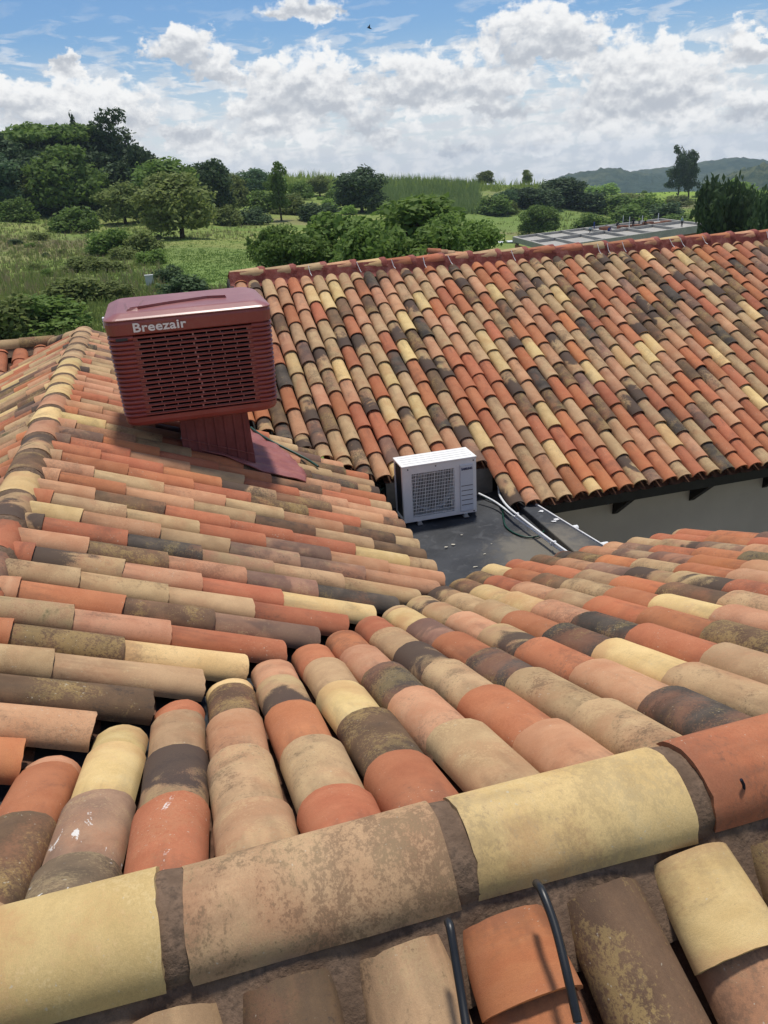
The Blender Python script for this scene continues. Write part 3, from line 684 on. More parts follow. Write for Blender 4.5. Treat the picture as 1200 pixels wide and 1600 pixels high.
while x < 10.2:
    m = Matrix(((0, 1, 0, x), (-1, 0, 0, fry(x)), (0, 0, 1, frz(x)), (0, 0, 0, 1))) @ Matrix.Rotation(R(r.uniform(-0.8, 0.8) - 1.4), 4, 'Z') @ Matrix.Rotation(-0.011, 4, 'X') @ Matrix.Rotation(R(r.uniform(-0.6, 0.6)), 4, 'X')
    place_tile(RIDGE_F, m, ['tan', 'tan', 'tan', 'salmon', 'cream', 'red', 'red', 'salmon', 'red', 'tan', 'red'][i % 11] if i < 6 or r.random() < 0.5 else r.choice(['red', 'salmon', 'red', 'tan']), far, 'ridge_tile', 0.96, r)
    mb = MB(); n = 11; loops = []
    for q, (xx, rr) in enumerate(((x + 0.38, -0.004), (x + 0.40, 0.006), (x + 0.455, 0.010), (x + 0.48, -0.004))):
        loops.append([(xx + 0.008 * math.sin(a * 7 + i), fry(xx) + math.cos(a) * (0.119 + rr), frz(xx) + 0.006 + math.sin(a) * (0.104 + rr)) for a in [math.pi * j / (n - 1) for j in range(n)]])
    mb.add([v for lp in loops for v in lp], [(a * n + j, a * n + j + 1, (a + 1) * n + j + 1, (a + 1) * n + j) for a in range(3) for j in range(n - 1)])
    mb.build('painted_joint', M['redmortar'], far, smooth=True)
    x += 0.43; i += 1
mortar_bed(far, F_VERGE - 0.04, 10.2, lambda x, i: [(x, fry(x) - d - 0.004 * wob(x, j), frz(x) + zz + 0.004 * wob(x, j + 3)) for j, (d, zz) in enumerate(((0.085, 0.075), (0.116, 0.02), (0.135, -0.05), (0.150, -0.085), (0.19, -0.12)))], M['redmortar'], 'ridge_mortar', step=0.05)
mortar_bed(far, F_VERGE - 0.04, 10.2, lambda x, i: [(x, fry(x) + d, frz(x) + zz) for d, zz in ((0.20, -0.14), (0.14, -0.07), (0.10, 0.03))], M['redmortar'], 'ridge_mortar', step=0.3)
# white wire ties and drips left on the ridge
M['white'] = simple('white_plastic', (0.74, 0.75, 0.75), 0.45, 0.4, var=0.06)
for px in (484, 559, 613, 662, 700, 798, 930, 945, 968, 1040, 1056, 1090, 1188):
    q = at_plane(px, 424 - 0.0745 * (px - 364) + 6, (0, 1, 0), F_RY - 0.16); ry, FR = fry(q[0]), frz(q[0])
    j = r.uniform(-0.02, 0.02)
    MB().tube([(q[0] - 0.01, ry - 0.10, FR + 0.085), (q[0] + j, ry - 0.155, FR - 0.01), (q[0] + 0.01 + j, ry - 0.20, FR - 0.03 - r.uniform(0, 0.03))], 0.0045, 6).build('wire_tie', M['white'], far)
# carcass, eave timber with a shadow line board, wall and brackets
dF = lambda y: zF(y) - 0.13
MB().prism([(3.2, F_EY + 0.06, dF(F_EY + 0.06)), (3.2, F_RY, dF(F_RY)), (3.2, F_RY + 4.3, dF(F_EY)), (3.2, F_RY + 4.3, dF(F_EY) - 0.05), (3.2, F_RY, dF(F_RY) - 0.05), (3.2, F_EY + 0.06, dF(F_EY + 0.06) - 0.05)][::-1], (7.0, 0, 0)).build('roof_deck', M['black_wood'], far)
MB().prism([(F_VERGE, 8.45, dF(8.45)), (F_VERGE, F_RY, dF(F_RY)), (F_VERGE, F_RY + 4.3, dF(F_EY)), (F_VERGE, F_RY + 4.3, dF(F_EY) - 0.05), (F_VERGE, F_RY, dF(F_RY) - 0.05), (F_VERGE, 8.45, dF(8.45) - 0.05)][::-1], (2.27, 0, 0)).build('roof_deck', M['black_wood'], far)
MB().prism([(1.9, 7.70, dF(7.70)), (1.9, 8.45, dF(8.45)), (1.9, 8.45, dF(8.45) - 0.05), (1.9, 7.70, dF(7.70) - 0.05)][::-1], (1.3, 0, 0)).build('roof_deck', M['black_wood'], far)
MB().box((3.42, F_EY + 0.05, F_EZ - 0.185), (10.2, F_EY + 0.10, F_EZ - 0.075)).build('fascia_board', M['black_wood'], far)  # black board stands in for the shadow line under the eave
MB().box((3.42, 7.62, -6.3), (10.2, 7.80, zF(7.62) - 0.10)).build('wall', M['wall'], far)
MB().box((3.43, F_EY + 0.10, F_EZ - 0.15), (10.2, 7.62, F_EZ - 0.12)).build('soffit', M['black_wood'], far)
for xb in (3.60, 4.64, 5.66, 6.68, 7.70):
    MB().prism([(xb, 7.619, F_EZ - 0.155), (xb, F_EY + 0.12, F_EZ - 0.155), (xb, 7.619, F_EZ - 0.60)], (0.07, 0, 0)).build('eave_bracket', M['black_wood'], far)
MB().prism([(0.58, 8.6, zF(8.6) - 0.12), (0.58, 9.3, zF(9.3) - 0.12), (0.58, 9.3, zL(0.58) - 0.2), (0.58, 8.6, zL(0.58) - 0.2)], (0.40, 0, 0)).build('gable_wall', M['gable'], far)
MB().prism([(F_VERGE, 8.0, zF(8.0) - 0.22), (F_VERGE, F_RY, F_RZ - 0.0), (F_VERGE, F_RY + 4.3, dF(F_EY)), (F_VERGE, F_RY + 4.3, -6.3), (F_VERGE, L_END, -6.3), (F_VERGE, L_END, zL(F_VERGE) - 0.3), (F_VERGE, 8.0, zL(F_VERGE) - 0.3)], (-0.06, 0, 0)).build('gable_wall', M['gable'], far)
MB().box((1.95, 7.66, FLAT_Z - 0.02), (3.16, 7.69, zF(7.66) - 0.09)).build('fascia_board', M['fascia'], far)

MB().box((1.3, 7.70, -6.3), (3.44, 7.78, zF(7.70) - 0.12)).build('back_wall', M['black_wood'], far)
MB().box((L_EAVE - 0.32, 7.78, -6.3), (L_EAVE + 0.3, 8.4, zF(7.78) - 0.16)).build('back_wall', M['black_wood'], far)

# ------------------------------------------------------------------ flat roof corner with parapet
def bitumen():
    m, T, b = new_mat('bitumen_membrane', 0.5, 0.35)
    co = T.n('ShaderNodeNewGeometry').outputs['Position']
    n1 = T.noise(co, 1.5, 5, 0.6, 0.5); n2 = T.noise(co, 7.0, 5, 0.6, 0.8); n3 = T.noise(co, 60, 3, 0.6)
    c = T.mix(T.sm(n1, 0.35, 0.65), (0.024, 0.026, 0.030), (0.044, 0.047, 0.053))
    c = T.mix(T.math('MULTIPLY', T.sm(n2, 0.52, 0.66), 0.55), c, (0.085, 0.087, 0.092))
    s = T.n('ShaderNodeSeparateXYZ'); T.l(co, s.inputs[0])
    d = T.math('SQRT', T.math('ADD', T.math('POWER', T.math('SUBTRACT', s.outputs[0], 3.0), 2), T.math('POWER', T.math('SUBTRACT', s.outputs[1], 6.1), 2)))
    dd = T.math('ADD', d, T.math('MULTIPLY', T.math('SUBTRACT', n2, 0.5), 0.7))
    c = T.mix(T.math('MULTIPLY', T.sm(dd, 0.62, 0.22), 0.8), c, (0.17, 0.15, 0.115))       # dried silt by the outlet
    T.l(c, b.inputs['Base Color']); rr = T.math('ADD', 0.50, T.math('MULTIPLY', n2, 0.3)); T.l(rr, b.inputs['Roughness'])
    bump(T, b, T.math('ADD', n2, T.math('MULTIPLY', n3, 0.3)), 0.5, 0.012)
    return m
M['bitumen'] = bitumen()
flat = thing('flat_roof', (2.5, 6.6, -6.3), 'small black bitumen flat roof corner where the three tiled roofs meet', 'roof')
nx, ny = 24, 36
gx, gy = np.meshgrid(np.linspace(1.50, 3.24, nx), np.linspace(5.25, 8.2, ny)); gz = FLAT_Z + 0.006 * np.sin(gx * 5) * np.sin(gy * 4) + 0.004 * np.sin(gx * 13 + gy * 7)
V = np.stack([gx, gy, gz], -1).reshape(-1, 3); F = np.array([(j * nx + i, j * nx + i + 1, (j + 1) * nx + i + 1, (j + 1) * nx + i) for j in range(ny - 1) for i in range(nx - 1)])
me = fast_mesh('membrane', V, F, smooth=True); me.materials.append(M['bitumen']); link('membrane', me, flat)
MB().box((1.46, 5.2, -6.3), (3.20, 8.25, FLAT_Z - 0.05)).build('wall', M['wall'], flat)
BT_Z = -3.285
mb = MB(); outer = lambda y: 3.36 + 0.13 * (7.0 - y)
mb.prism([(3.215, 5.2, BT_Z), (outer(5.2), 5.2, BT_Z), (outer(7.65), 7.65, BT_Z - 0.01), (3.215, 7.65, BT_Z - 0.01)][::-1], (0, 0, -0.115)).build('parapet', M['bitumen'], flat, bevel=0.012)
mb = MB(); mb.prism([(outer(5.3) + 0.001, 5.3, BT_Z - 0.02), (outer(7.0) + 0.001, 7.0, BT_Z - 0.02), (outer(7.0) + 0.016, 7.0, BT_Z - 0.02), (outer(5.3) + 0.016, 5.3, BT_Z - 0.02)], (0, 0, 0.026)).build('edge_strip', M['whitepaint'], flat)
MB().prism([(3.30, 5.2, -6.3), (outer(5.2) - 0.02, 5.2, -6.3), (outer(7.61) - 0.02, 7.61, -6.3), (3.30, 7.61, -6.3)], (0, 0, 6.3 + BT_Z - 0.118)).build('wall', M['wall'], flat)
for yy, ln in ((6.42, 0.10), (5.98, 0.12)):
    MB().tube([(outer(yy) - 0.03, yy, BT_Z - 0.055), (outer(yy) + ln, yy + 0.0, BT_Z - 0.06)], 0.036, 14).build('drain_spout', M['white'], flat, smooth=False)
# flakes of old paint
r = random.Random(2); M['flake'] = simple('cream_paint_flake', (0.50, 0.46, 0.37), 0.8, 0.2, var=0.25, scale=60)
for (px, py, s) in ((721, 835, 0.7), (708, 850, 1.4), (697, 854, 0.9), (757, 865, 0.8), (743, 885, 1.3), (768, 849, 0.6)):
    q = at_h(px, py, FLAT_Z + 0.014); n = 9
    pts = [(q[0] + 0.006 * s * (1 + 1.6 * r.random()) * math.cos(2 * math.pi * i / n) * 1.5, q[1] + 0.0095 * s * (0.35 + r.random()) * math.sin(2 * math.pi * i / n), FLAT_Z + 0.0095) for i in range(n)]
    MB().prism(pts, (0, 0, 0.0018)).build('paint_flake', M['flake'], flat)
for i, (px, py) in enumerate(((846, 799), (870, 812), (865, 815))):
    q = at_h(px, py, BT_Z); n = 8
    MB().prism([(q[0] + 0.02 * math.cos(2 * math.pi * k / n) * (1 + r.random()), q[1] + 0.025 * math.sin(2 * math.pi * k / n) * (0.4 + r.random()), BT_Z + 0.001) for k in range(n)], (0, 0, 0.003)).build('paint_flake', M['whitepaint'], flat)

def smooth_path(pts, n=8):
    pts = [Vector(p) for p in pts]; out = []
    for i in range(len(pts) - 1):
        p0 = pts[max(i - 1, 0)]; p1 = pts[i]; p2 = pts[i + 1]; p3 = pts[min(i + 2, len(pts) - 1)]
        for k in range(n):
            t = k / n
            out.append(0.5 * ((2 * p1) + (-p0 + p2) * t + (2 * p0 - 5 * p1 + 4 * p2 - p3) * t * t + (-p0 + 3 * p1 - 3 * p2 + p3) * t ** 3))
    return out + [pts[-1]]
CZ = FLAT_Z + 0.06
def conduit(name, pts, rad, mat, label, cat, clips=()):
    t = thing(name, pts[0], label, cat)
    MB().tube(smooth_path(pts), rad, 8).build('pipe', mat, t, smooth=True)
    for c in clips: MB().box((c[0] - 0.016, c[1] - 0.012, c[2] - 0.014), (c[0] + 0.016, c[1] + 0.012, c[2] + 0.016)).build('clip', mat, t)
    return t
h1 = [tuple(at_h(px, py, CZ + dz)) for px, py, dz in ((748, 771, 0.05), (775, 785, 0.02), (805, 808, 0.015), (835, 830, 0.01), (862, 850, 0.01), (884, 866, 0.0), (896, 876, 0.0))]
conduit('white_conduit', h1, 0.0105, M['white'], 'white conduit running straight from the air conditioner along the parapet', 'conduit', [h1[2], h1[4]])
h2 = [tuple(at_h(px, py, CZ + dz)) for px, py, dz in ((786, 748, 0.06), (780, 760, 0.06), (781, 774, 0.06), (792, 790, 0.05), (808, 804, 0.05), (836, 826, 0.045), (866, 848, 0.04), (890, 865, 0.03), (902, 873, 0.02))]
conduit('white_conduit', h2, 0.0115, M['white'], 'white conduit curving out from under the tiles onto the parapet', 'conduit', [h2[1], h2[4], h2[6]])
M['green'] = simple('dark_green_hose', (0.006, 0.05, 0.032), 0.4, 0.5, var=0.1)
g1 = [tuple(at_h(px, py, FLAT_Z + 0.02)) for px, py in ((752, 775), (782, 790), (786, 806), (790, 822), (804, 833), (822, 839), (840, 838), (850, 830))]
conduit('garden_hose', g1, 0.009, M['green'], 'dark green hose looped on the black flat roof', 'hose')
g2 = [tuple(at_plane(px, py, (TA, 0, 1), LR_Z + TA * LR_X + 0.075)) for px, py in ((392, 668), (405, 678), (425, 690), (445, 700), (465, 710), (482, 719), (497, 729))]
conduit('garden_hose', g2, 0.013, M['green'], 'green hose lying over the tiles right of the red cooler duct', 'hose')
g3 = [tuple(at_h(px, py, FLAT_Z + 0.25)) for px, py in ((600, 762), (592, 768), (589, 775), (596, 786), (604, 792))]
conduit('garden_hose', g3, 0.008, M['green'], 'short green tube behind the left side of the air conditioner', 'hose')

# ------------------------------------------------------------------ air conditioner outdoor unit
ac = thing('air_conditioner', (2.375, 7.27, FLAT_Z), 'white outdoor air conditioner unit with fan grille on the flat roof', 'air conditioner')
AX0, AX1, AY0, AY1, AZ0, AZ1 = 1.985, 2.765, 7.13, 7.43, FLAT_Z + 0.045, FLAT_Z + 0.635
M['acwhite'] = simple('off_white_enamel', (0.86, 0.85, 0.82), 0.38, 0.5, var=0.04, scale=3, dirt=(0.45, 0.43, 0.38), dirt_amt=0.12)
M['acpanel'] = simple('pale_grey_plastic', (0.68, 0.71, 0.74), 0.5, 0.4, var=0.04, scale=3)
M['fin'] = simple('black_coil_fins', (0.02, 0.021, 0.022), 0.6, 0.4)
M['recess'] = simple('dark_olive_interior', (0.045, 0.045, 0.033), 0.7, 0.3, var=0.4, scale=10)
M['steel'] = simple('galvanised_steel', (0.50, 0.50, 0.48), 0.4, 0.5, 0.6)
gx0, gx1, gz0, gz1 = AX0 + 0.095, AX0 + 0.545, AZ0 + 0.045, AZ1 - 0.075
mb = MB()      # case as frame round the fan opening
mb.box((AX0, AY0, AZ0), (gx0, AY0 + 0.04, AZ1)); mb.box((gx1, AY0, AZ0), (AX1, AY0 + 0.04, AZ1))
mb.box((gx0, AY0, AZ0), (gx1, AY0 + 0.04, gz0)); mb.box((gx0, AY0, gz1), (gx1, AY0 + 0.04, AZ1))
mb.box((AX0 + 0.56, AY0 + 0.04, AZ0), (AX1, AY1, AZ1)); mb.box((AX0, AY1 - 0.03, AZ0), (AX0 + 0.02, AY1, AZ1)); mb.box((AX0, AY0 + 0.04, AZ0), (AX0 + 0.56, AY1 - 0.0, AZ0 + 0.03))
mb.build('case', M['acwhite'], ac)
mb = MB(); mb.box((AX0 - 0.006, AY0 - 0.006, AZ1 + 0.001), (AX1 + 0.006, AY1 + 0.006, AZ1 + 0.020))
mb.build('top_cover', M['acwhite'], ac, bevel=0.006)
for i in range(4):
    y = AY0 + 0.05 + 0.062 * i
    MB().box((AX0 + 0.03, y, AZ1 + 0.0203), (AX1 - 0.03, y + 0.022, AZ1 + 0.0235)).build('top_rib', M['acwhite'], ac)
mb = MB()
for i in range(34):
    z = AZ0 + 0.035 + i * (AZ1 - AZ0 - 0.05) / 34
    mb.box((AX0 + 0.008, AY0 + 0.045, z), (AX0 + 0.03, AY1 - 0.032, z + 0.010))
mb.box((AX0 + 0.03, AY0 + 0.045, AZ0 + 0.03), (AX0 + 0.04, AY1 - 0.032, AZ1 - 0.002)); mb.build('coil_fins', M['fin'], ac, kind='stuff')
MB().box((gx0 - 0.02, AY0 + 0.14, gz0 - 0.02), (gx1 + 0.01, AY0 + 0.15, gz1 + 0.02)).build('fan_backplate', M['recess'], ac)
fc = Vector(((gx0 + gx1) / 2, AY0 + 0.09, (gz0 + gz1) / 2)); FRAD = 0.205
mb = MB(); n = 28
mb.loft([[(fc.x + FRAD * math.cos(2 * math.pi * k / n), AY0 + 0.045 + dy, fc.z + FRAD * math.sin(2 * math.pi * k / n)) for k in range(n)] for dy in (0.0, 0.09)]); mb.build('fan_shroud', M['acpanel'], ac, smooth=True)
fan = MB().tube([(fc.x, AY0 + 0.06, fc.z), (fc.x, AY0 + 0.12, fc.z)], 0.05, 16).build('fan', M['fin'], ac)
for k in range(3):
    mb = MB(); a0 = k * 2 * math.pi / 3 + 0.4; pts = []
    for q in range(6):
        for rr in (0.05, 0.195):
            a = a0 + q * 0.26 * (1 if rr > .1 else 0.75); pts.append((fc.x + rr * math.cos(a), AY0 + 0.075 + 0.010 * q, fc.z + rr * math.sin(a)))
    mb.add(pts, [(2 * q, 2 * q + 1, 2 * q + 3, 2 * q + 2) for q in range(5)]); o = mb.build('fan_blade', M['recess'], fan); o.matrix_parent_inverse = Matrix.Translation(-ac.location) if False else Matrix.Identity(4)
grille = None
mb = MB()
for i in range(27):
    x = gx0 + 0.008 + i * (gx1 - gx0 - 0.016) / 26; wd = 0.0032 if i % 6 == 2 else 0.0018
    mb.box((x - wd, AY0 + 0.004, gz0), (x + wd, AY0 + 0.009, gz1))
mb.build('grille_bars', M['acwhite'], ac, kind='stuff')
for i in range(13):
    z = gz0 + (i + 0.5) * (gz1 - gz0) / 13
    MB().box((gx0, AY0 + 0.001, z - 0.0024), (gx1, AY0 + 0.0038, z + 0.0024)).build('grille_wire', M['acwhite'], ac)
px0, px1 = AX1 - 0.178, AX1 - 0.035
panel = MB().box((px0, AY0 - 0.012, AZ0 + 0.03), (px1, AY0 - 0.0005, AZ1 - 0.05)).build('service_panel', M['acpanel'], ac, bevel=0.008)
for i in range(5):
    z = AZ0 + 0.10 + i * 0.052
    MB().box((px0 + 0.012, AY0 - 0.0140, z), (px1 - 0.010, AY0 - 0.0122, z + 0.006)).build('panel_groove', M['recess'], ac)
def lettering(body, size, loc, mat, parent, name, sx=1.0, offset=0.0, rot=(R(90), 0, 0), spacing=1.0, shear=0.0):
    cu = bpy.data.curves.new(name, 'FONT'); cu.body = body; cu.size = size; cu.extrude = 0.0015; cu.offset = offset; cu.space_character = spacing; cu.shear = shear
    cu.align_x = 'LEFT'; cu.materials.append(mat)
    tmp = bpy.data.objects.new(name, cu); C.objects.link(tmp); dg = bpy.context.evaluated_depsgraph_get()
    me = bpy.data.meshes.new_from_object(tmp.evaluated_get(dg)); bpy.data.objects.remove(tmp)
    me.materials.clear(); me.materials.append(mat)
    o = bpy.data.objects.new(name, me); C.objects.link(o)
    o.parent = parent; o.matrix_parent_inverse = Matrix.Translation(-parent.location); o.location = loc; o.rotation_euler = rot; o.scale = (sx, 1, 1)
    return o
M['navy'] = simple('navy_print', (0.015, 0.025, 0.10), 0.5, 0.3)
lettering('SAMSUNG', 0.032, (px0 + 0.014, AY0 - 0.0145, AZ1 - 0.108), M['navy'], ac, 'lettering', sx=0.80, offset=0.0009)
for x in (AX0 + 0.06, AX0 + 0.35, AX1 - 0.03): MB().tube([(x, AY0 + 0.001, AZ1 - 0.022), (x, AY0 - 0.004, AZ1 - 0.022)], 0.007, 10).build('screw', M['fin'], ac)
MB().tube([(AX1 - 0.03, AY0 + 0.001, AZ0 + 0.015), (AX1 - 0.03, AY0 - 0.004, AZ0 + 0.015)], 0.007, 10).build('screw', M['fin'], ac)
MB().box((AX1 + 0.0005, AY0 + 0.10, AZ0 + 0.05), (AX1 + 0.035, AY1 - 0.04, AZ0 + 0.42)).build('valve_cover', M['acwhite'], ac, bevel=0.008)
for x in (AX0 + 0.13, AX1 - 0.15):
    for y in (AY0 - 0.035, AY1 - 0.01):
        MB().box((x, y, FLAT_Z + 0.012), (x + 0.055, y + 0.05, FLAT_Z + 0.024)).box((x + 0.008, y + 0.018, FLAT_Z + 0.024), (x + 0.046, y + 0.05, FLAT_Z + 0.0448)).build('foot', M['steel'], ac)

# ------------------------------------------------------------------ evaporative cooler
M['maroon'] = simple('maroon_polymer', (0.262, 0.062, 0.050), 0.42, 0.5, var=0.10, scale=2.5, dirt=(0.26, 0.11, 0.09), dirt_amt=0.35)
M['maroon_lid'] = simple('skylit_maroon_polymer', (0.285, 0.098, 0.090), 0.36, 0.5, var=0.10, scale=3, dirt=(0.31, 0.16, 0.14), dirt_amt=0.45)  # paler pink lid: sky sheen and top light put into the colour
M['dusty'] = simple('dusty_maroon_edge', (0.36, 0.20, 0.18), 0.8, 0.2)
M['pad'] = simple('black_filter_pad', (0.008, 0.007, 0.007), 0.9, 0.1)
M['redsheet'] = simple('red_painted_sheet', (0.29, 0.098, 0.088), 0.45, 0.4, var=0.15, scale=5, dirt=(0.33, 0.16, 0.13), dirt_amt=0.3)
M['ductred'] = simple('maroon_painted_duct', (0.20, 0.055, 0.050), 0.5, 0.35, var=0.18, scale=4, dirt=(0.24, 0.10, 0.085), dirt_amt=0.3)
ev = thing('evaporative_cooler', (0.17, 7.4, zL(0.2)), 'boxy maroon evaporative cooler with louvred sides on a short duct', 'cooler')
EXC, EYF, EYB = 0.172, 6.80, 7.95
EZ0, EZ1 = -1.885, -1.005
WXL, WXR = EXC - 0.465, EXC + 0.490
def rrect(hw, yf, yb, rad, z, wx=0.0, nc=6):
    """rounded rectangle; starts at the front-left end of the front edge"""
    x0, x1 = EXC - hw + wx, EXC + hw + wx; out = []
    front = [x0 + rad, WXL, WXR, x1 - rad]
    for x in front: out.append((x, yf, z))
    def arc(cx, cy, a0):
        for k in range(1, nc + 1):
            a = a0 + math.pi / 2 * k / nc
            out.append((cx + rad * math.cos(a), cy + rad * math.sin(a), z))
    arc(x1 - rad, yf + rad, -math.pi / 2)
    out.append((x1, yb - rad, z)); arc(x1 - rad, yb - rad, 0); out.append((x0 + rad, yb, z)); arc(x0 + rad, yb - rad, math.pi / 2); out.append((x0, yf + rad, z)); arc(x0 + rad, yf + rad, math.pi)
    return out[:-1]
NRIB = 18; WZ0, WZ1 = EZ0 + 0.085, EZ1 - 0.115
pitch = (WZ1 - WZ0) / NRIB
levels = [(EZ0, -0.045), (EZ0 + 0.015, -0.015), (EZ0 + 0.045, 0.0), (WZ0 - 0.004, 0.0)]
for i in range(NRIB):
    for q, bul in ((0.0, -0.012), (0.2, 0.004), (0.5, 0.009), (0.8, 0.004)): levels.append((WZ0 + (i + q) * pitch, bul))
levels += [(WZ1, -0.012), (WZ1 + 0.01, 0.004), (EZ1 - 0.02, 0.006), (EZ1, 0.0)]
def hwz(z): return 0.640 + (0.666 - 0.640) * (z - EZ0) / (EZ1 - EZ0)
loops = [rrect(hwz(z) + b, EYF - b - 0.0 + 0.02 * (1 - (z - EZ0) / (EZ1 - EZ0)), EYB + b, 0.10, z) for z, b in levels]
wi = [i for i, (z, b) in enumerate(levels) if WZ0 - 1e-6 <= z <= WZ1 + 1e-6]
body = MB().loft(loops, cap0=True, skip=lambda i, k: k == 1 and wi[0] <= i < wi[-1])
body.build('housing', M['maroon'], ev, smooth=False)
MB().box((WXL - 0.01, EYF + 0.055, WZ0 - 0.005), (WXR + 0.01, EYF + 0.075, WZ1 + 0.005)).build('filter_pad', M['pad'], ev)
for i in range(NRIB):          # horizontal louvre bars with little uprights below each
    z = WZ0 + (i + 0.5) * pitch; yo = EYF + 0.02 * (1 - (z - EZ0) / (EZ1 - EZ0))
    xl = WXL - 0.0015; xr = WXR + 0.0015
    sec = [(yo + 0.018, -0.008), (yo + 0.002, -0.0095), (yo - 0.008, -0.005), (yo - 0.0085, 0.003), (yo + 0.002, 0.0088), (yo + 0.018, 0.0088)]
    mb = MB(); mb.prism([(xl, y, z + dz) for y, dz in sec], (xr - xl, 0, 0))
    if i < NRIB - 1:
        n = 8; zg0, zg1 = z + 0.0089, z + pitch - 0.0096; sh = 0.012 if i % 2 else -0.004
        mb.box((xl, yo + 0.004, zg0), (WXL + 0.028 + sh, yo + 0.012, zg1)); mb.box((WXR - 0.035, yo + 0.004, zg0), (xr, yo + 0.012, zg1))
        for k in range(n + 1):
            x = WXL + 0.032 + (WXR - WXL - 0.067) * k / n + sh; wd = 0.007 if k == 4 else 0.0028
            mb.box((x - wd, yo + 0.0005, zg0), (x + wd, yo + 0.011, zg1), 1)
        mb.box((WXL + 0.032 + sh, yo + 0.006, zg0), (WXR - 0.035, yo + 0.0105, zg0 + 0.0022), 1)
    mb.build('louvre_slat', [M['maroon'], M['dusty']], ev)
# lid
def lid_loop(ins, dz): return rrect(hwz(EZ1) - ins, EYF + ins, EYB - ins, max(0.04, 0.09 - ins * 0.4), EZ1 + dz)
MB().loft([lid_loop(-0.004, 0.004), lid_loop(-0.006, 0.014), lid_loop(0.012, 0.026), lid_loop(0.075, 0.052), lid_loop(0.10, 0.058)], cap0=True, cap1=True).build('lid', M['maroon_lid'], ev, smooth=False)
zt = EZ1 + 0.058
mb = MB(); pl = [(-0.30, 7.0), (-0.06, 7.30), (0.30, 7.38), (0.52, 7.22), (0.36, 7.28), (0.02, 7.16)]
mb.add([(x, y, zt - 0.002) for x, y in pl] + [(x * 0.97 + 0.005, y, zt + 0.022) for x, y in pl], [tuple(range(6, 12))[::-1]] + [(i, (i + 1) % 6, 6 + (i + 1) % 6, 6 + i) for i in range(6)]).build('lid_rib', M['maroon_lid'], ev)
mb = MB(); mb.add([(-0.34, 6.95, zt - 0.02), (-0.22, 6.98, zt - 0.004), (-0.17, 7.55, zt - 0.003), (-0.38, 7.45, zt - 0.02), (-0.30, 6.98, zt + 0.016), (-0.23, 7.0, zt + 0.016), (-0.19, 7.5, zt + 0.016), (-0.33, 7.42, zt + 0.012)], [(0, 1, 5, 4), (1, 2, 6, 5), (2, 3, 7, 6), (3, 0, 4, 7), (4, 5, 6, 7)]).build('lid_rib', M['maroon_lid'], ev)
M['letter'] = simple('white_lettering', (0.80, 0.79, 0.76), 0.5, 0.3, var=0.05)
lettering('Breezair', 0.098, (-0.285, EYF - 0.0110, EZ1 - 0.086), M['letter'], ev, 'lettering', sx=1.20, offset=0.0024, spacing=1.06)
MB().box((-0.43, EYF - 0.0085, EZ1 - 0.148), (-0.335, EYF - 0.004, EZ1 - 0.128)).build('badge', M['valley'], ev)
MB().box((EXC - hwz(EZ1) - 0.020, 6.98, EZ1 - 0.06), (EXC - hwz(EZ1) - 0.005, 7.05, EZ1 + 0.02)).build('latch', M['white'], ev)
# duct down to the roof: tapered sleeve with standing seams
dt = MB(); DX0, DX1, DY0, DY1 = -0.035, 0.560, 7.12, 7.70
loops = []
for q in (0, 0.25, 0.6, 1.0):
    ex = 0.0 + 0.045 * (1 - q); lp = []
    for x, y in ((DX0, DY0), (DX1, DY0), (DX1, DY1), (DX0, DY1)):
        zb = zL(x) - 0.02; zz = zb + (EZ0 + 0.012 - zb) * q
        lp.append((x + (ex if x > 0.2 else -ex) * 0.4, y + (-ex if y < 7.4 else ex), zz))
    loops.append(lp)
dt.loft(loops).build('duct', M['ductred'], ev)
for i in range(7):
    x = DX0 + 0.05 + i * (DX1 - DX0 - 0.09) / 6; zb = zL(x) - 0.01
    MB().prism([(x - 0.011, DY0 - 0.0445, zb), (x + 0.011, DY0 - 0.0445, zb), (x + 0.010, DY0 - 0.002, EZ0 + 0.004 - (0.05 if i == 0 else 0)), (x - 0.010, DY0 - 0.002, EZ0 + 0.004 - (0.05 if i == 0 else 0))][::-1], (0, -0.012, 0)).build('duct_seam', M['ductred'], ev)
MB().prism([(DX0 - 0.01, DY0 - 0.0335, zL(DX0) + 0.115), (DX1 + 0.01, DY0 - 0.0335, zL(DX1) + 0.135), (DX1 + 0.01, DY0 - 0.0335, zL(DX1) + 0.141), (DX0 - 0.01, DY0 - 0.0335, zL(DX0) + 0.121)], (0, -0.016, 0)).build('duct_strap', M['redsheet'], ev)
# apron sheet dressed over the tiles round the duct
poly = [(-0.04, 7.50), (-0.06, 7.22), (0.10, 7.08), (0.42, 6.95), (0.98, 6.82), (1.04, 7.10), (0.98, 7.55), (0.80, 8.12), (0.62, 8.30), (0.0, 8.0)]
import bmesh
def inside(x, y):
    c = False; n = len(poly)
    for i in range(n):
        (xa, ya), (xb, yb) = poly[i], poly[(i + 1) % n]
        if (ya > y) != (yb > y) and x < (xb - xa) * (y - ya) / (yb - ya) + xa: c = not c
    return c
bm = bmesh.new(); vs = [bm.verts.new((x, y, 0)) for x, y in poly]; bm.faces.new(vs)
for axis, lo, hi, n in ((0, -0.3, 1.04, 30), (1, 6.8, 8.45, 60)):
    for i in range(1, n):
        c = lo + (hi - lo) * i / n
        co = (c, 0, 0) if axis == 0 else (0, c, 0); no = (1, 0, 0) if axis == 0 else (0, 1, 0)
        bmesh.ops.bisect_plane(bm, geom=bm.verts[:] + bm.edges[:] + bm.faces[:], plane_co=co, plane_no=no)
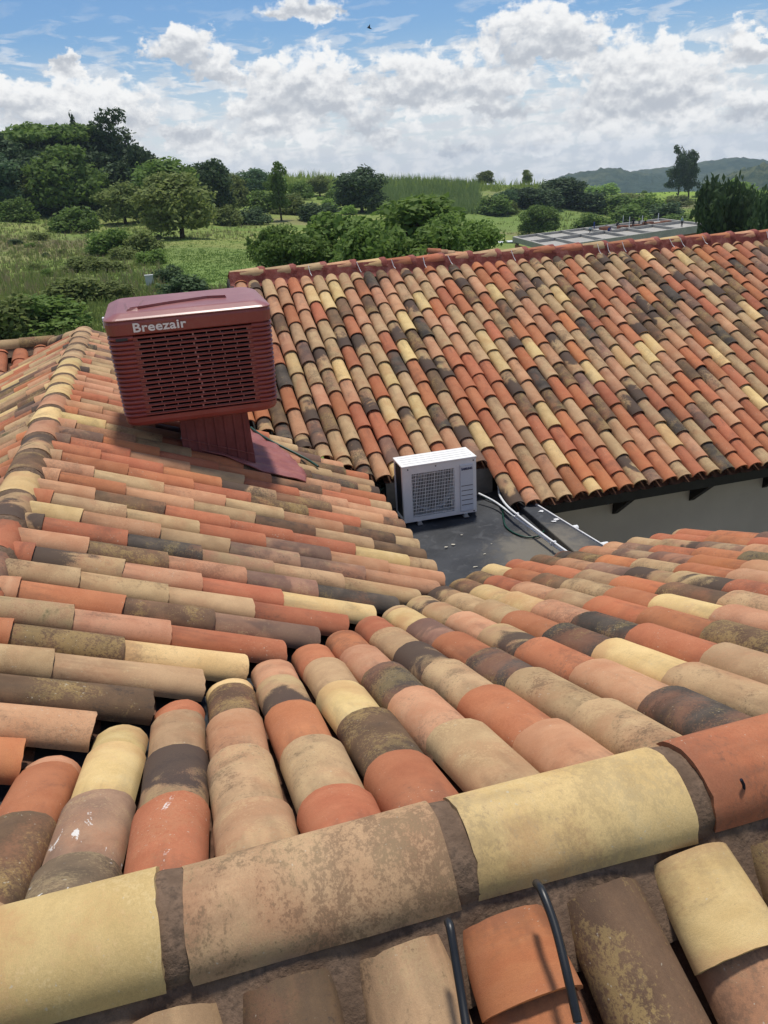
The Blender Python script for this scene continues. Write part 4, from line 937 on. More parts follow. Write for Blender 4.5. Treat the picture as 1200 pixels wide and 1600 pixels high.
for v in bm.verts:
    x, y = v.co.x, v.co.y
    wv = abs(math.cos(math.pi * (y - 5.70) / SPL)); edge = min(math.hypot(x - px, y - py) for px, py in poly)
    v.co.z = zL(x) + 0.052 + 0.022 * wv + 0.008 * math.sin(x * 13 + y * 5) + 0.004 * math.sin(x * 37 + y * 21)
bmesh.ops.recalc_face_normals(bm, faces=bm.faces[:])
me = bpy.data.meshes.new('flashing_sheet'); bm.to_mesh(me); bm.free(); me.materials.append(M['redsheet']); me.polygons.foreach_set('use_smooth', [True] * len(me.polygons))
o = link('flashing_sheet', me, ev); sd = o.modifiers.new('solid', 'SOLIDIFY'); sd.thickness = 0.012; sd.offset = 1

# ------------------------------------------------------------------ cut cables on the near slope
M['cable'] = simple('black_cable', (0.010, 0.011, 0.013), 0.4, 0.5, var=0.15, scale=20)
M['copper'] = simple('pale_cable_core', (0.30, 0.28, 0.26), 0.6, 0.3)
nbn = (0, -TA, 1); nbc = -TA * NR_Y - 1.40
for pts, lab in ((((700, 1440, 0.035), (704, 1452, 0.05), (712, 1500, 0.04), (722, 1560, 0.03), (732, 1625, 0.03)), 'black cable emerging from the ridge mortar left of the orange tile'),
                 (((838, 1380, 0.035), (848, 1395, 0.07), (868, 1450, 0.075), (888, 1530, 0.07), (903, 1597, 0.05)), 'black cable lying across the right side of the orange tile')):
    P3 = [tuple(at_plane(px, py, nbn, nbc + dz)) for px, py, dz in pts]
    t = thing('cut_cable', P3[0], lab, 'cable')
    MB().tube(smooth_path(P3), 0.0095, 10).build('sheath', M['cable'], t, smooth=True)
    e = Vector(P3[-1]); d = (e - Vector(P3[-2])).normalized()
    MB().tube([e - d * 0.002, e + d * 0.006], 0.006, 8).build('core', M['copper'], t)

# ------------------------------------------------------------------ land
AZG = np.array([-180, -60, -12, 0, 8, 16, 24, 32, 40, 70, 180], float)
DG = np.array([0, 30, 60, 100, 150, 200, 300, 450, 700, 1300, 4000], float)
TZ = np.array([
 [-6.3] * 11,
 [-6.3] * 11,
 [-6.2, -6.0, -6.2, -6.3, -6.6, -7.0, -8.0, -9.0, -9.0, -9.0, -6.2],
 [-6, -5.0, -6.0, -6.8, -7.5, -8.5, -12, -12.5, -12.5, -12, -6],
 [-6, -2.0, -4.0, -6.3, -8.0, -9.5, -14.5, -15.5, -15.5, -15, -6],
 [-6, 2.0, 0.0, -4.0, -6.5, -8.5, -14.5, -17, -17.5, -17, -6],
 [-6, 6.0, 5.0, 1.0, -0.6, -4.2, -8.0, -17, -18, -18, -6],
 [-6, 8.0, 6.0, 0.0, -4.0, -8.0, -13, -19, -20.5, -20, -8],
 [-10, 0, 0, -8, -12, -18, -25, -31, -33, -33, -12],
 [-25, -20, -20, -30, -32, -45, -55, -60, -62, -62, -30],
 [-110] * 11], float)
def smooth(t): return t * t * (3 - 2 * t)
def ground_z(x, y):
    d = math.hypot(x, y); a = math.degrees(math.atan2(x, y))
    i = min(max(int(np.searchsorted(DG, d)) - 1, 0), len(DG) - 2); j = min(max(int(np.searchsorted(AZG, a)) - 1, 0), len(AZG) - 2)
    u = min(1, max(0, (d - DG[i]) / (DG[i + 1] - DG[i]))); v = smooth(min(1, max(0, (a - AZG[j]) / (AZG[j + 1] - AZG[j]))))
    z = (TZ[i, j] * (1 - v) + TZ[i, j + 1] * v) * (1 - u) + (TZ[i + 1, j] * (1 - v) + TZ[i + 1, j + 1] * v) * u
    k = min(1, max(0, (d - 35) / 60))
    return z + k * (0.25 * math.sin(x * 0.11 + 1) * math.sin(y * 0.09) + 0.12 * math.sin(x * 0.31 + y * 0.23))
def ground_hit(px, py, dmax=2500):
    d = ray(px, py); d = d / math.hypot(d[0], d[1]); t = 20.0; lo = t
    while t < dmax:
        if d[2] * t <= ground_z(d[0] * t, d[1] * t): break
        lo = t; t *= 1.05
    else: return dmax
    hi = t
    for _ in range(7):
        m = 0.5 * (lo + hi)
        if d[2] * m <= ground_z(d[0] * m, d[1] * m): hi = m
        else: lo = m
    return hi
def ground_material():
    m, T, b = new_mat('rough_meadow', 1.0, 0.05)
    co = T.n('ShaderNodeNewGeometry').outputs['Position']; s = T.n('ShaderNodeSeparateXYZ'); T.l(co, s.inputs[0])
    n0 = T.noise(co, 0.018, 4, 0.6, 0.4); n1 = T.noise(co, 0.09, 5, 0.62, 0.6); n2 = T.noise(co, 0.7, 4, 0.65); n3 = T.noise(co, 4.0, 3, 0.7)
    c = T.mix(T.sm(n1, 0.34, 0.66), (0.165, 0.240, 0.060), (0.260, 0.285, 0.095))
    c = T.mix(T.math('MULTIPLY', T.sm(n0, 0.50, 0.66), 0.7), c, (0.250, 0.215, 0.125))
    c = T.mix(T.math('MULTIPLY', T.sm(n2, 0.5, 0.68), 0.5), c, (0.085, 0.125, 0.036))
    def patch(x0, y0, rx, ry, col, amt, c):
        dx = T.math('DIVIDE', T.math('SUBTRACT', s.outputs[0], x0), rx); dy = T.math('DIVIDE', T.math('SUBTRACT', s.outputs[1], y0), ry)
        d2 = T.math('ADD', T.math('MULTIPLY', dx, dx), T.math('MULTIPLY', dy, dy)); d2 = T.math('ADD', d2, T.math('MULTIPLY', T.math('SUBTRACT', n1, 0.5), 0.8))
        return T.mix(T.math('MULTIPLY', T.sm(d2, 1.15, 0.8), amt), c, col)
    lawn = T.mix(T.sm(n2, 0.3, 0.7), (0.130, 0.205, 0.052), (0.185, 0.255, 0.078))
    for (px, py, rx, ry, amt) in ((330, 405, 7.0, 19, 0.75), (300, 430, 6, 12, 0.7), (870, 345, 40, 26, 0.8), (640, 470, 20, 20, 0.6)):
        dd = ground_hit(px, py); q = at_d(px, py, dd); c = patch(q[0], q[1], rx, ry, lawn, amt, c)
    for (px, py, rx, ry, col, amt) in ((1080, 300, 90, 45, (0.23, 0.33, 0.055), 0.9), (880, 298, 60, 40, (0.21, 0.30, 0.055), 0.8), (1000, 279, 260, 170, (0.31, 0.27, 0.12), 0.75), (1180, 283, 200, 120, (0.31, 0.26, 0.13), 0.6), (30, 380, 16, 7, (0.16, 0.13, 0.075), 0.6)):
        dd = ground_hit(px, py); q = at_d(px, py, dd); c = patch(q[0], q[1], rx, ry, col, amt, c)
    g = T.math('ADD', 0.7, T.math('MULTIPLY', T.math('ADD', n2, n3), 0.3)); c = T.mix(1.0, c, T.comb(g, g, g), 'MULTIPLY')
    T.l(c, b.inputs['Base Color']); bump(T, b, T.math('ADD', n2, T.math('MULTIPLY', n3, 0.4)), 0.8, 0.5)
    return m
M['ground'] = ground_material()
ds = np.concatenate([np.linspace(0.1, 40, 10), np.geomspace(44, 3000, 110)]); azs = np.radians(np.concatenate([np.linspace(-180, -30, 16)[:-1], np.linspace(-30, 60, 121), np.linspace(60, 180, 14)[1:-1]]))
na = len(azs); V = np.array([(d * math.sin(a), d * math.cos(a), ground_z(d * math.sin(a), d * math.cos(a))) for d in ds for a in azs])
F = np.array([(i * na + j, i * na + (j + 1) % na, (i + 1) * na + (j + 1) % na, (i + 1) * na + j) for i in range(len(ds) - 1) for j in range(na)])[:, ::-1]
me = fast_mesh('ground', V, F, smooth=True); me.materials.append(M['ground']); tag(link('ground', me), 'rolling green and straw coloured meadow beyond the house', 'ground', kind='structure')

M['paving'] = simple('grey_bounce_paving', (0.26, 0.235, 0.20), 0.9, 0.1, var=0.15, scale=1.5)
tag(MB().box((1.2, 1.5, -6.6), (14.0, 7.7, -6.27)).build('courtyard_bounce_paving', M['paving']), 'unseen grey courtyard paving added for neutral bounce light', 'paving', kind='structure')  # unseen paving, added to bounce neutral light onto the wall
# far hills
def hill_mat():
    m, T, b = new_mat('hazy_wooded_hillside', 1.0, 0.03); co = T.n('ShaderNodeNewGeometry').outputs['Position']
    n1 = T.noise(co, 0.006, 4, 0.6); n2 = T.noise(co, 0.05, 4, 0.65)
    c = T.mix(T.sm(n1, 0.42, 0.66), (0.050, 0.080, 0.060), (0.105, 0.125, 0.075)); c = T.mix(T.math('MULTIPLY', T.sm(n2, 0.42, 0.6), 0.8), c, (0.032, 0.058, 0.046))  # lighter bluish greens put some of the distance haze into the colour
    T.l(c, b.inputs['Base Color']); bump(T, b, n2, 0.8, 8.0); return m
M['hill'] = hill_mat()
def ridge(name, prof, d0, depth, zb, label):
    """a long hill: prof = list of (px, py) of its skyline as seen at distance d0"""
    prof = np.array(prof, float); xs = np.linspace(prof[0, 0], prof[-1, 0], 160); ys = np.interp(xs, prof[:, 0], prof[:, 1])
    V = []; n = 14
    for px, py in zip(xs, ys):
        top = at_d(px, py, d0); u = np.array([top[0], top[1], 0]) / d0
        for k in range(n):
            t = k / (n - 1); dd = d0 + (t - 0.5) * depth; f = math.sin(math.pi * t) ** 0.8
            jag = 3.0 * math.sin(px * 0.31 + k) * math.sin(px * 0.083 + 2 * k) * f * (0.0 if k == n // 2 else 1)
            V.append((u[0] * dd, u[1] * dd, zb + (top[2] - zb) * f + jag + random.uniform(-0.8, 0.8) * f))
    F = [(i * n + k, (i + 1) * n + k, (i + 1) * n + k + 1, i * n + k + 1) for i in range(len(xs) - 1) for k in range(n - 1)]
    me = fast_mesh(name, V, F, smooth=True); me.materials.append(M['hill']); tag(link(name, me), label, 'hill', kind='structure')
ridge('hill', [(820, 300), (880, 274), (905, 269), (930, 266), (948, 262), (965, 263), (985, 268), (1040, 275), (1100, 285)], 1500, 500, -85, 'low rounded wooded hill on the horizon')
ridge('hill', [(900, 290), (960, 272), (1000, 266), (1050, 260), (1100, 252), (1150, 246), (1180, 248), (1240, 258), (1330, 262), (1500, 250), (1700, 240)], 1950, 700, -105, 'long flat topped wooded hill behind the two tall trees')
ridge('hill', [(1120, 282), (1150, 268), (1185, 258), (1210, 252), (1280, 244), (1400, 250)], 900, 260, -60, 'dark wooded slope at the right edge')

# ------------------------------------------------------------------ vegetation
def leaf_mat(name, c1, c2, trans=0.25):
    m, T, b = new_mat(name, 0.7, 0.2)
    isl = T.n('ShaderNodeNewGeometry').outputs['Random Per Island']; oi = T.n('ShaderNodeObjectInfo').outputs['Random']
    c = T.mix(isl, c1, c2)
    v = T.math('ADD', 0.8, T.math('MULTIPLY', oi, 0.4)); c = T.mix(1.0, c, T.comb(v, v, T.math('ADD', 0.75, T.math('MULTIPLY', oi, 0.4))), 'MULTIPLY')
    T.l(c, b.inputs['Base Color'])
    tr = T.n('ShaderNodeBsdfTranslucent'); T.l(c, tr.inputs[0]); mx = T.n('ShaderNodeMixShader'); mx.inputs[0].default_value = trans
    out = m.node_tree.nodes['Material Output']; T.l(b.outputs[0], mx.inputs[1]); T.l(tr.outputs[0], mx.inputs[2]); T.l(mx.outputs[0], out.inputs[0])
    return m
LM = {'mid': leaf_mat('mid_green_leaves', (0.118, 0.196, 0.045), (0.202, 0.297, 0.073), 0.42), 'dark': leaf_mat('dark_evergreen_leaves', (0.050, 0.087, 0.038), (0.095, 0.146, 0.062), 0.32),
      'olive': leaf_mat('olive_shrub_leaves', (0.140, 0.185, 0.054), (0.230, 0.269, 0.090), 0.42), 'bright': leaf_mat('fresh_green_leaves', (0.168, 0.291, 0.056), (0.291, 0.414, 0.101), 0.45),
      'blue': leaf_mat('blue_green_leaves', (0.073, 0.146, 0.067), (0.140, 0.224, 0.106), 0.4), 'yellow': leaf_mat('yellow_green_reeds', (0.280, 0.370, 0.084), (0.426, 0.504, 0.146), 0.4), 'reed': leaf_mat('grey_green_reeds', (0.146, 0.207, 0.073), (0.235, 0.302, 0.118), 0.4)}
M['bark'] = simple('grey_brown_bark', (0.085, 0.066, 0.048), 0.95, 0.1, var=0.3, scale=4)
def leaves(lobes, n, size, r, up=0.35, droop=0.0, flat=0.0):
    """leaf-spray quads through the outer part of a set of ellipsoid lobes"""
    lobes = np.array(lobes, float); vol = (lobes[:, 3] * lobes[:, 4] * lobes[:, 5]) ** 0.67; idx = r.choice(len(lobes), n, p=vol / vol.sum())
    d = r.normal(size=(n, 3)); d /= np.linalg.norm(d, axis=1)[:, None]
    rad = (0.45 + 0.62 * r.random(n) ** 0.6) + 0.10 * r.normal(size=n)
    c = lobes[idx, :3] + d * lobes[idx, 3:6] * rad[:, None]
    nr = d * 0.9 + r.normal(size=(n, 3)) * 0.75 + np.array([0, 0, up]); nr /= np.linalg.norm(nr, axis=1)[:, None]
    t = np.cross(nr, r.normal(size=(n, 3))); t[:, 2] -= droop; t /= np.linalg.norm(t, axis=1)[:, None]; b = np.cross(nr, t)
    s = size * (0.55 + 0.9 * r.random(n)); L = (t * s[:, None]); B = (b * (s * 0.55)[:, None])
    V = np.stack([c - L, c + B * 1.0 - L * 0.1, c + L, c - B - L * 0.1], 1).reshape(-1, 3)
    F = np.arange(4 * n).reshape(n, 4)
    keep = V.reshape(n, 4, 3)[:, :, 2].min(1) > 0.004
    return V, F[keep]
def lobes_for(kind, r):
    L = []
    if kind == 'round':
        L.append((0, 0, .52, .30, .30, .34))
        for k in range(9):
            a = k * .7; L.append((.27 * math.cos(a), .27 * math.sin(a), r.uniform(.2, .36), .16, .16, .15))
        for k in range(18):
            a = r.uniform(0, 6.28); e = r.uniform(-.5, 1.2); q = .30 * math.cos(e); L.append((q * math.cos(a), q * math.sin(a), .55 + .27 * math.sin(e), r.uniform(.11, .19), r.uniform(.11, .19), r.uniform(.10, .16)))
    elif kind == 'bush':
        for k in range(14):
            a = r.uniform(0, 6.28); q = .33 * math.sqrt(r.random()); h = r.uniform(.25, .78) * (1 - q * .8); L.append((q * math.cos(a), q * math.sin(a), h * .85, r.uniform(.13, .22), r.uniform(.13, .22), r.uniform(.16, .26)))
        for k in range(8):
            a = k * .785; L.append((.30 * math.cos(a), .30 * math.sin(a), .17, .18, .18, .17))
    elif kind == 'umbrella':
        for k in range(18):
            a = r.uniform(0, 6.28); q = .40 * math.sqrt(r.random()); L.append((q * math.cos(a), q * math.sin(a), .84 - .35 * q * q + r.uniform(-.05, .05), r.uniform(.10, .17), r.uniform(.10, .17), r.uniform(.05, .09)))
        for k in range(6):
            a = r.uniform(0, 6.28); L.append((.25 * math.cos(a), .25 * math.sin(a), r.uniform(.45, .65), .14, .14, .10))
    elif kind == 'conifer':
        for k in range(20):
            h = k / 19; a = r.uniform(0, 6.28); q = .20 * (1 - h) + .015; L.append((q * math.cos(a) * .8, q * math.sin(a) * .8, .10 + .86 * h, .24 * (1 - h) + .035, .24 * (1 - h) + .035, .085))
    elif kind == 'airy':
        for k in range(26):
            a = r.uniform(0, 6.28); h = r.uniform(.22, .96); q = r.uniform(.1, .40) * math.sin(math.pi * min(1, h * .92)) ** .6; L.append((q * math.cos(a), q * math.sin(a), h, r.uniform(.06, .13), r.uniform(.06, .13), r.uniform(.045, .10)))
        L.append((0, 0, .5, .2, .2, .32)); L.append((0, 0, .78, .13, .13, .2)); L.append((.05, -.04, .62, .2, .2, .2))
    elif kind == 'willow':
        for k in range(24):
            a = r.uniform(0, 6.28); q = .36 * math.sqrt(r.random()); top = .93 - .9 * q * q; L.append((q * math.cos(a), q * math.sin(a), r.uniform(.25, .9) * top, r.uniform(.09, .15), r.uniform(.09, .15), r.uniform(.12, .22)))
    return L
PROTO = {}
def proto(kind, leaf, n, size, seed, trunk=True):
    key = (kind, leaf, seed)
    if key in PROTO: return PROTO[key]
    r = np.random.default_rng(seed + 50); L = lobes_for(kind, r)
    V, F = leaves(L, n, size, r, droop=1.5 if kind == 'willow' else 0.0)
    me = fast_mesh('crown', V, F); me.materials.append(LM[leaf])
    tm = None
    if trunk:
        mb = MB(); th = {'bush': .3, 'conifer': .8, 'willow': .7}.get(kind, .55)
        mb.tube([(0, 0, -0.03), (.008, .004, th * .3), (-.006, .01, th * .65), (0, 0, th)], [.030, .024, .018, .010], 7)
        for k in range(5):
            l = L[k * len(L) // 5]; z0 = th * (.35 + .1 * k); mb.tube([(0, 0, z0), (l[0] * .5, l[1] * .5, (z0 + l[2]) * .5 + .02), (l[0], l[1], l[2])], [.013, .009, .004], 5)
        tm = bpy.data.meshes.new('trunk'); tm.from_pydata(mb.v, [], mb.f); tm.materials.append(M['bark'])
    PROTO[key] = (me, tm); return PROTO[key]
KINDS = {'tree': ('round', 'mid', 5200, .030), 'darktree': ('round', 'dark', 5200, .030), 'broad': ('round', 'mid', 15000, .021), 'bluetree': ('round', 'blue', 4500, .030), 'olivetree': ('round', 'olive', 5200, .030),
         'bush': ('bush', 'olive', 3600, .040), 'greenbush': ('bush', 'mid', 3600, .040), 'darkbush': ('bush', 'dark', 3200, .040), 'brightbush': ('bush', 'bright', 3000, .042),
         'umbrella': ('umbrella', 'mid', 5000, .028), 'conifer': ('conifer', 'dark', 4200, .028), 'airy': ('airy', 'dark', 5200, .024), 'airygreen': ('airy', 'mid', 3600, .028), 'willow': ('willow', 'dark', 5200, .034), 'willowgreen': ('willow', 'mid', 4200, .034)}
nplants = 0
def plant(kind, px, base, top, wpx, label, group, d=None, name=None, zb=None):
    global nplants
    shape, leaf, n, size = KINDS[kind]
    dd = d or ground_hit(px, base); q = at_d(px, base, dd); gz = ground_z(q[0], q[1]) if zb is None else zb
    zt = at_d(px, top, dd)[2]; H = zt - gz; Wd = wpx * math.sqrt(dd * dd + gz * gz) / FPX * (1.34 if 'bush' not in kind else 1.2); H *= 1.22 if 'bush' in kind else 1.06
    cm, tm = proto(shape, leaf, n, size, nplants % (3 if shape in ('round', 'bush') else 2)); nplants += 1
    is_tree = 'bush' not in kind
    root = bpy.data.objects.new(name or ('tree' if is_tree else 'bush'), None); C.objects.link(root); root.location = (q[0], q[1], gz - 0.02)
    rot = nplants * 2.399; root['kind'] = 'thing'; tag(root, label, 'tree' if is_tree else 'bush', group)
    for nm, me in (('crown', cm), ('trunk', tm)):
        if me is None: continue
        o = bpy.data.objects.new(nm, me); C.objects.link(o); o.parent = root; o.rotation_euler = (0, 0, rot); o.scale = (Wd, Wd, H)
    return root
G1, G2, G3, G4 = 'trees of the dense grove on the left', 'bushes scattered over the left meadow', 'leafy trees right behind the far roof', 'bushes and trees on the right plain'
for a in [
 ('conifer', 22, 325, 198, 52, 'dark pointed evergreen at the far left of the grove', G1), ('bluetree', 4, 335, 236, 76, 'blue green tree cut by the left picture edge', G1),
 ('umbrella', 62, 318, 193, 120, 'flat topped tree second from the left on the grove skyline', G1), ('umbrella', 112, 318, 190, 100, 'flat topped tree left of the pointed conifer', G1),
 ('conifer', 137, 315, 186, 46, 'tall pointed dark conifer on the grove skyline', G1), ('airy', 182, 325, 184, 100, 'tallest dark airy evergreen at the right of the grove skyline', G1),
 ('darktree', 160, 322, 235, 90, 'dark tree filling the middle of the grove', G1), ('darktree', 40, 325, 225, 80, 'dark tree in the left half of the grove', G1), ('darktree', 205, 330, 250, 80, 'dark tree under the tallest evergreen', G1),
 ('tree', 112, 338, 221, 88, 'sunlit mid green tree standing in front of the grove', G1), ('darktree', 230, 330, 224, 50, 'small dark tree stepping down from the grove', G1),
 ('tree', 262, 345, 244, 96, 'mid green tree right of the dark grove', G1), ('olivetree', 285, 372, 264, 100, 'wide drooping olive tree in front of the grove', G1), ('olivetree', 197, 350, 284, 66, 'low dark olive tree in front of the grove', G1),
 ('darktree', 332, 335, 246, 62, 'dark round tree at the right end of the grove', G1), ('darkbush', 158, 338, 302, 40, 'dark bush at the foot of the grove', G1), ('darkbush', 80, 335, 300, 70, 'dark undergrowth bush at the left foot of the grove', G1),
 ('bluetree', 397, 305, 262, 48, 'blue green round tree on the crest right of the grove', G1), ('airygreen', 440, 345, 257, 40, 'slim open tree standing alone at the centre', G1), ('darktree', 566, 332, 261, 72, 'dark round tree alone on the crest at the centre', G1),
 ('olivetree', 365, 330, 268, 44, 'small olive tree behind the two round bushes', G1),
 ('darktree', 18, 322, 214, 84, 'dark tree at the back left of the grove', G1), ('darktree', 68, 320, 208, 84, 'dark tree behind the second flat topped tree', G1), ('darktree', 118, 320, 206, 84, 'dark tree behind the sunlit grove tree', G1), ('darktree', 158, 322, 210, 70, 'dark tree right of the pointed conifer', G1), ('darktree', 205, 324, 216, 70, 'dark tree behind the tallest evergreen', G1), ('olivetree', 238, 328, 240, 60, 'olive tree on the falling right flank of the grove', G1),
 ('darktree', 12, 332, 262, 60, 'low dark tree filling the left edge of the grove', G1), ('darktree', 75, 330, 240, 80, 'dark tree under the flat topped trees', G1), ('tree', 150, 334, 258, 70, 'mid green tree low in the middle of the grove', G1), ('olivetree', 60, 334, 270, 60, 'olive tree low at the left of the grove', G1), ('darktree', 245, 335, 262, 60, 'dark tree between the grove and the mid green tree', G1), ('darktree', 300, 335, 256, 60, 'dark tree behind the drooping olive tree', G1), ('olivetree', 345, 335, 280, 50, 'olive tree at the foot of the dark round tree', G1), ('greenbush', 420, 330, 292, 50, 'green bush left of the slim open tree', G1), ('bush', 460, 335, 300, 50, 'olive bush right of the slim open tree', G1), ('brightbush', 545, 300, 276, 60, 'bright bush on the crest behind the dark tree', G1), ('brightbush', 415, 296, 270, 60, 'bright bush on the crest beside the slim tree', G1),
 ('greenbush', 30, 347, 306, 48, 'round bush left, at the edge of the grove', G2), ('greenbush', 118, 362, 316, 64, 'dark green bush below the sunlit grove tree', G2), ('olivetree', 300, 350, 300, 40, 'small olive tree by the drooping tree', G2),
 ('bush', 357, 352, 318, 42, 'left of the two round bushes at the meadow edge', G2), ('darkbush', 400, 351, 319, 46, 'right of the two round bushes at the meadow edge', G2),
 ('greenbush', 178, 396, 350, 66, 'bush in the middle of the left meadow, leafy top', G2), ('bush', 226, 394, 356, 56, 'bush right of the leafy meadow bush', G2), ('bush', 198, 404, 382, 46, 'low bush below the pair of meadow bushes', G2), ('greenbush', 238, 413, 386, 40, 'small round bush by the lawn edge', G2),
 ('bush', 130, 423, 398, 60, 'low bush left of the meadow pair', G2), ('bush', 165, 424, 400, 60, 'low spreading bush in mid meadow', G2), ('darkbush', 264, 440, 412, 44, 'dark bush above the pale box', G2), ('darkbush', 290, 470, 426, 78, 'dark bush just behind the cooler', G2),
 ('bush', 122, 472, 424, 90, 'wide bush in the lower left meadow', G2), ('bush', 178, 468, 436, 60, 'bush right of the wide meadow bush', G2), ('greenbush', 62, 520, 455, 130, 'large bush at the lower left, above the tiles', G2), ('bush', 8, 530, 448, 100, 'large bush cut by the left edge above the tiles', G2), ('bush', 60, 375, 360, 24, 'tiny bush on the far left meadow', G2), ('greenbush', 75, 432, 418, 20, 'tiny dark bush in the left meadow', G2),
 ('airygreen', 390, 394, 370, 12, 'tiny sapling alone on the lawn', G2),
 ('darkbush', 500, 345, 312, 60, 'dark bush left of the dark crest tree', G2), ('greenbush', 470, 312, 280, 36, 'bush on the crest left of centre', G2), ('greenbush', 530, 318, 284, 40, 'bush tucked beside the dark crest tree', G2), ('olivetree', 500, 306, 274, 34, 'small tree on the crest between two bushes', G2), ('brightbush', 352, 300, 262, 40, 'bright bush on the crest beside the grove', G2), ('brightbush', 372, 320, 290, 50, 'pale bush under the blue green tree', G2),
 ]: plant(*a)
for (px, top, w_, d, lab, kd) in [(455, 350, 110, 44, 'leftmost of the leafy trees behind the far roof', 'broad'), (545, 326, 130, 46, 'second leafy tree from the left behind the far roof', 'broad'), (640, 300, 170, 50, 'tallest broad leafy tree behind the far roof', 'broad'),
        (718, 332, 110, 46, 'rightmost of the leafy trees behind the far roof', 'broad'), (590, 345, 110, 40, 'low leafy tree in front of the tallest one', 'broad'), (680, 345, 120, 40, 'low leafy tree above the red ridge', 'broad')]:
    plant(kd, px, 470, top, w_, lab, G3, d=d)
for a in [
 ('tree', 842, 368, 320, 54, 'round green tree left of the concrete frame', G4), ('darktree', 875, 322, 276, 70, 'dark tree clump on the right plain', G4), ('darkbush', 845, 325, 292, 60, 'dark bush left of the dark clump', G4), ('darkbush', 905, 326, 292, 70, 'dark bush right of the dark clump', G4),
 ('darktree', 815, 325, 292, 50, 'dark tree at the field edge', G4), ('greenbush', 765, 335, 300, 60, 'bush behind the field on the left', G4), ('bluetree', 790, 328, 296, 34, 'small blue green tree at the field edge', G4), ('bush', 797, 335, 312, 24, 'small round bush at the field edge', G4),
 ('greenbush', 955, 335, 300, 60, 'bush above the workers', G4), ('bush', 985, 322, 298, 50, 'bush left of the bright strip', G4), ('greenbush', 1010, 345, 300, 50, 'bush behind the concrete frame', G4), ('bush', 1060, 322, 302, 40, 'round bush under the tall trees', G4), ('darkbush', 1040, 348, 312, 50, 'dark bush behind the standing worker', G4), ('greenbush', 985, 352, 318, 60, 'bush right behind the workers', G4), ('greenbush', 1065, 360, 330, 60, 'low bush right of the standing worker', G4),
 ('brightbush', 940, 305, 285, 44, 'bright bush on the far plain', G4), ('bush', 1005, 295, 284, 30, 'far bush left of the tall trees', G4), ('brightbush', 1035, 292, 280, 36, 'bright far bush by the tall trees', G4), ('bush', 1110, 292, 280, 40, 'far bush right of the tall trees', G4), ('brightbush', 960, 296, 276, 40, 'small bright bush under the round hill', G4), ('olivetree', 925, 292, 272, 34, 'small tree on the plain under the round hill', G4),
 ('brightbush', 1150, 330, 278, 60, 'bright tree top behind the dark drooping tree', G4), ('greenbush', 920, 370, 330, 60, 'bush left behind the workers', G4),
 ]: plant(*a)
plant('airy', 1060, 296, 234, 34, 'left of the pair of tall trees on the plain', G4, d=360); plant('airy', 1077, 296, 239, 32, 'right of the pair of tall trees on the plain', G4, d=362)
plant('olivetree', 758, 278, 266, 24, 'lone small round tree on the skyline', G4, d=300); plant('olivetree', 824, 276, 264, 14, 'tiny tree on the skyline above the dark clump', G4, d=300)
plant('willow', 1128, 400, 278, 84, 'dark drooping tree above the right end of the ridge', G4, d=85)
plant('willow', 1192, 400, 284, 70, 'dark drooping tree cut by the right edge', G4, d=80)
plant('willowgreen', 1160, 400, 300, 60, 'green drooping tree between the two dark ones', G4, d=95)
# small random bushes thicken the plain and the crest; every one its own thing
rp = random.Random(21)
NAMED = []
for o in list(C.objects):
    if o.parent is None and o.get('category') in ('tree', 'bush') and o.get('label'): NAMED.append((to_px(o.location), o['label']))
USED = set()
WHERE = [('plain', 780, 1190, 285, 335, 34), ('crest', 340, 620, 285, 335, 12), ('meadow', 5, 250, 360, 430, 12)]
for nm, x0, x1, y0, y1, cnt in WHERE:
    for i in range(cnt):
        px, py = rp.uniform(x0, x1), rp.uniform(y0, y1); d = ground_hit(px, py)
        h = rp.uniform(1.0, 2.6) if nm != 'meadow' else rp.uniform(0.4, 0.9); hp = h * FPX / d
        kd = rp.choice(['bush', 'greenbush', 'bush', 'darkbush', 'brightbush']); tone = {'bush': 'olive', 'greenbush': 'green', 'darkbush': 'dark', 'brightbush': 'bright'}[kd]
        for (nx_, ny_), nl in sorted(NAMED, key=lambda q: math.hypot(q[0][0] - px, 2 * (q[0][1] - py))):
            dx, dy = px - nx_, py - ny_; rel = ('left of' if dx < 0 else 'right of') if abs(dx) > 1.5 * abs(dy) else ('behind' if dy < 0 else 'in front of')
            lab = f'small {tone} bush {rel} the ' + ' '.join(nl.split()[:9])
            if lab not in USED: break
        USED.add(lab)
        plant(kd, px, py, py - hp, hp * rp.uniform(1.1, 1.9), lab, {'plain': 'scrub bushes of the right plain', 'crest': 'scrub bushes on the crest', 'meadow': 'scrub bushes of the left meadow'}[nm])
# palm in the grove
dd = ground_hit(230, 345); q = at_d(230, 345, dd); gz = ground_z(q[0], q[1]); zt = at_d(230, 288, dd)[2]
pt = thing('palm_tree', (q[0], q[1], gz), 'small palm with arching fronds in front of the grove', 'palm')
MB().tube([(q[0], q[1], gz - .1), (q[0], q[1], zt)], [.28, .2], 8).build('trunk', M['bark'], pt)
for k in range(16):
    a = k * 2.399; e = R(65 - 5.5 * k); L = 2.6; mb = MB(); pts = []
    for s_ in range(6):
        t = s_ / 5; rr = L * t * math.cos(e) + .0; zz = L * t * math.sin(e) - 1.4 * t * t
        c = Vector((q[0] + rr * math.cos(a), q[1] + rr * math.sin(a), zt + zz)); sd = Vector((-math.sin(a), math.cos(a), -.25)) * (.28 * math.sin(math.pi * min(1, t + .12)) + .03)
        pts += [c + sd, c, c - sd + Vector((0, 0, -.1))]
    mb.add(pts, [(3 * i + j, 3 * i + 3 + j, 3 * i + 4 + j, 3 * i + 1 + j) for i in range(5) for j in range(2)]); mb.build('frond', LM['blue'], pt)

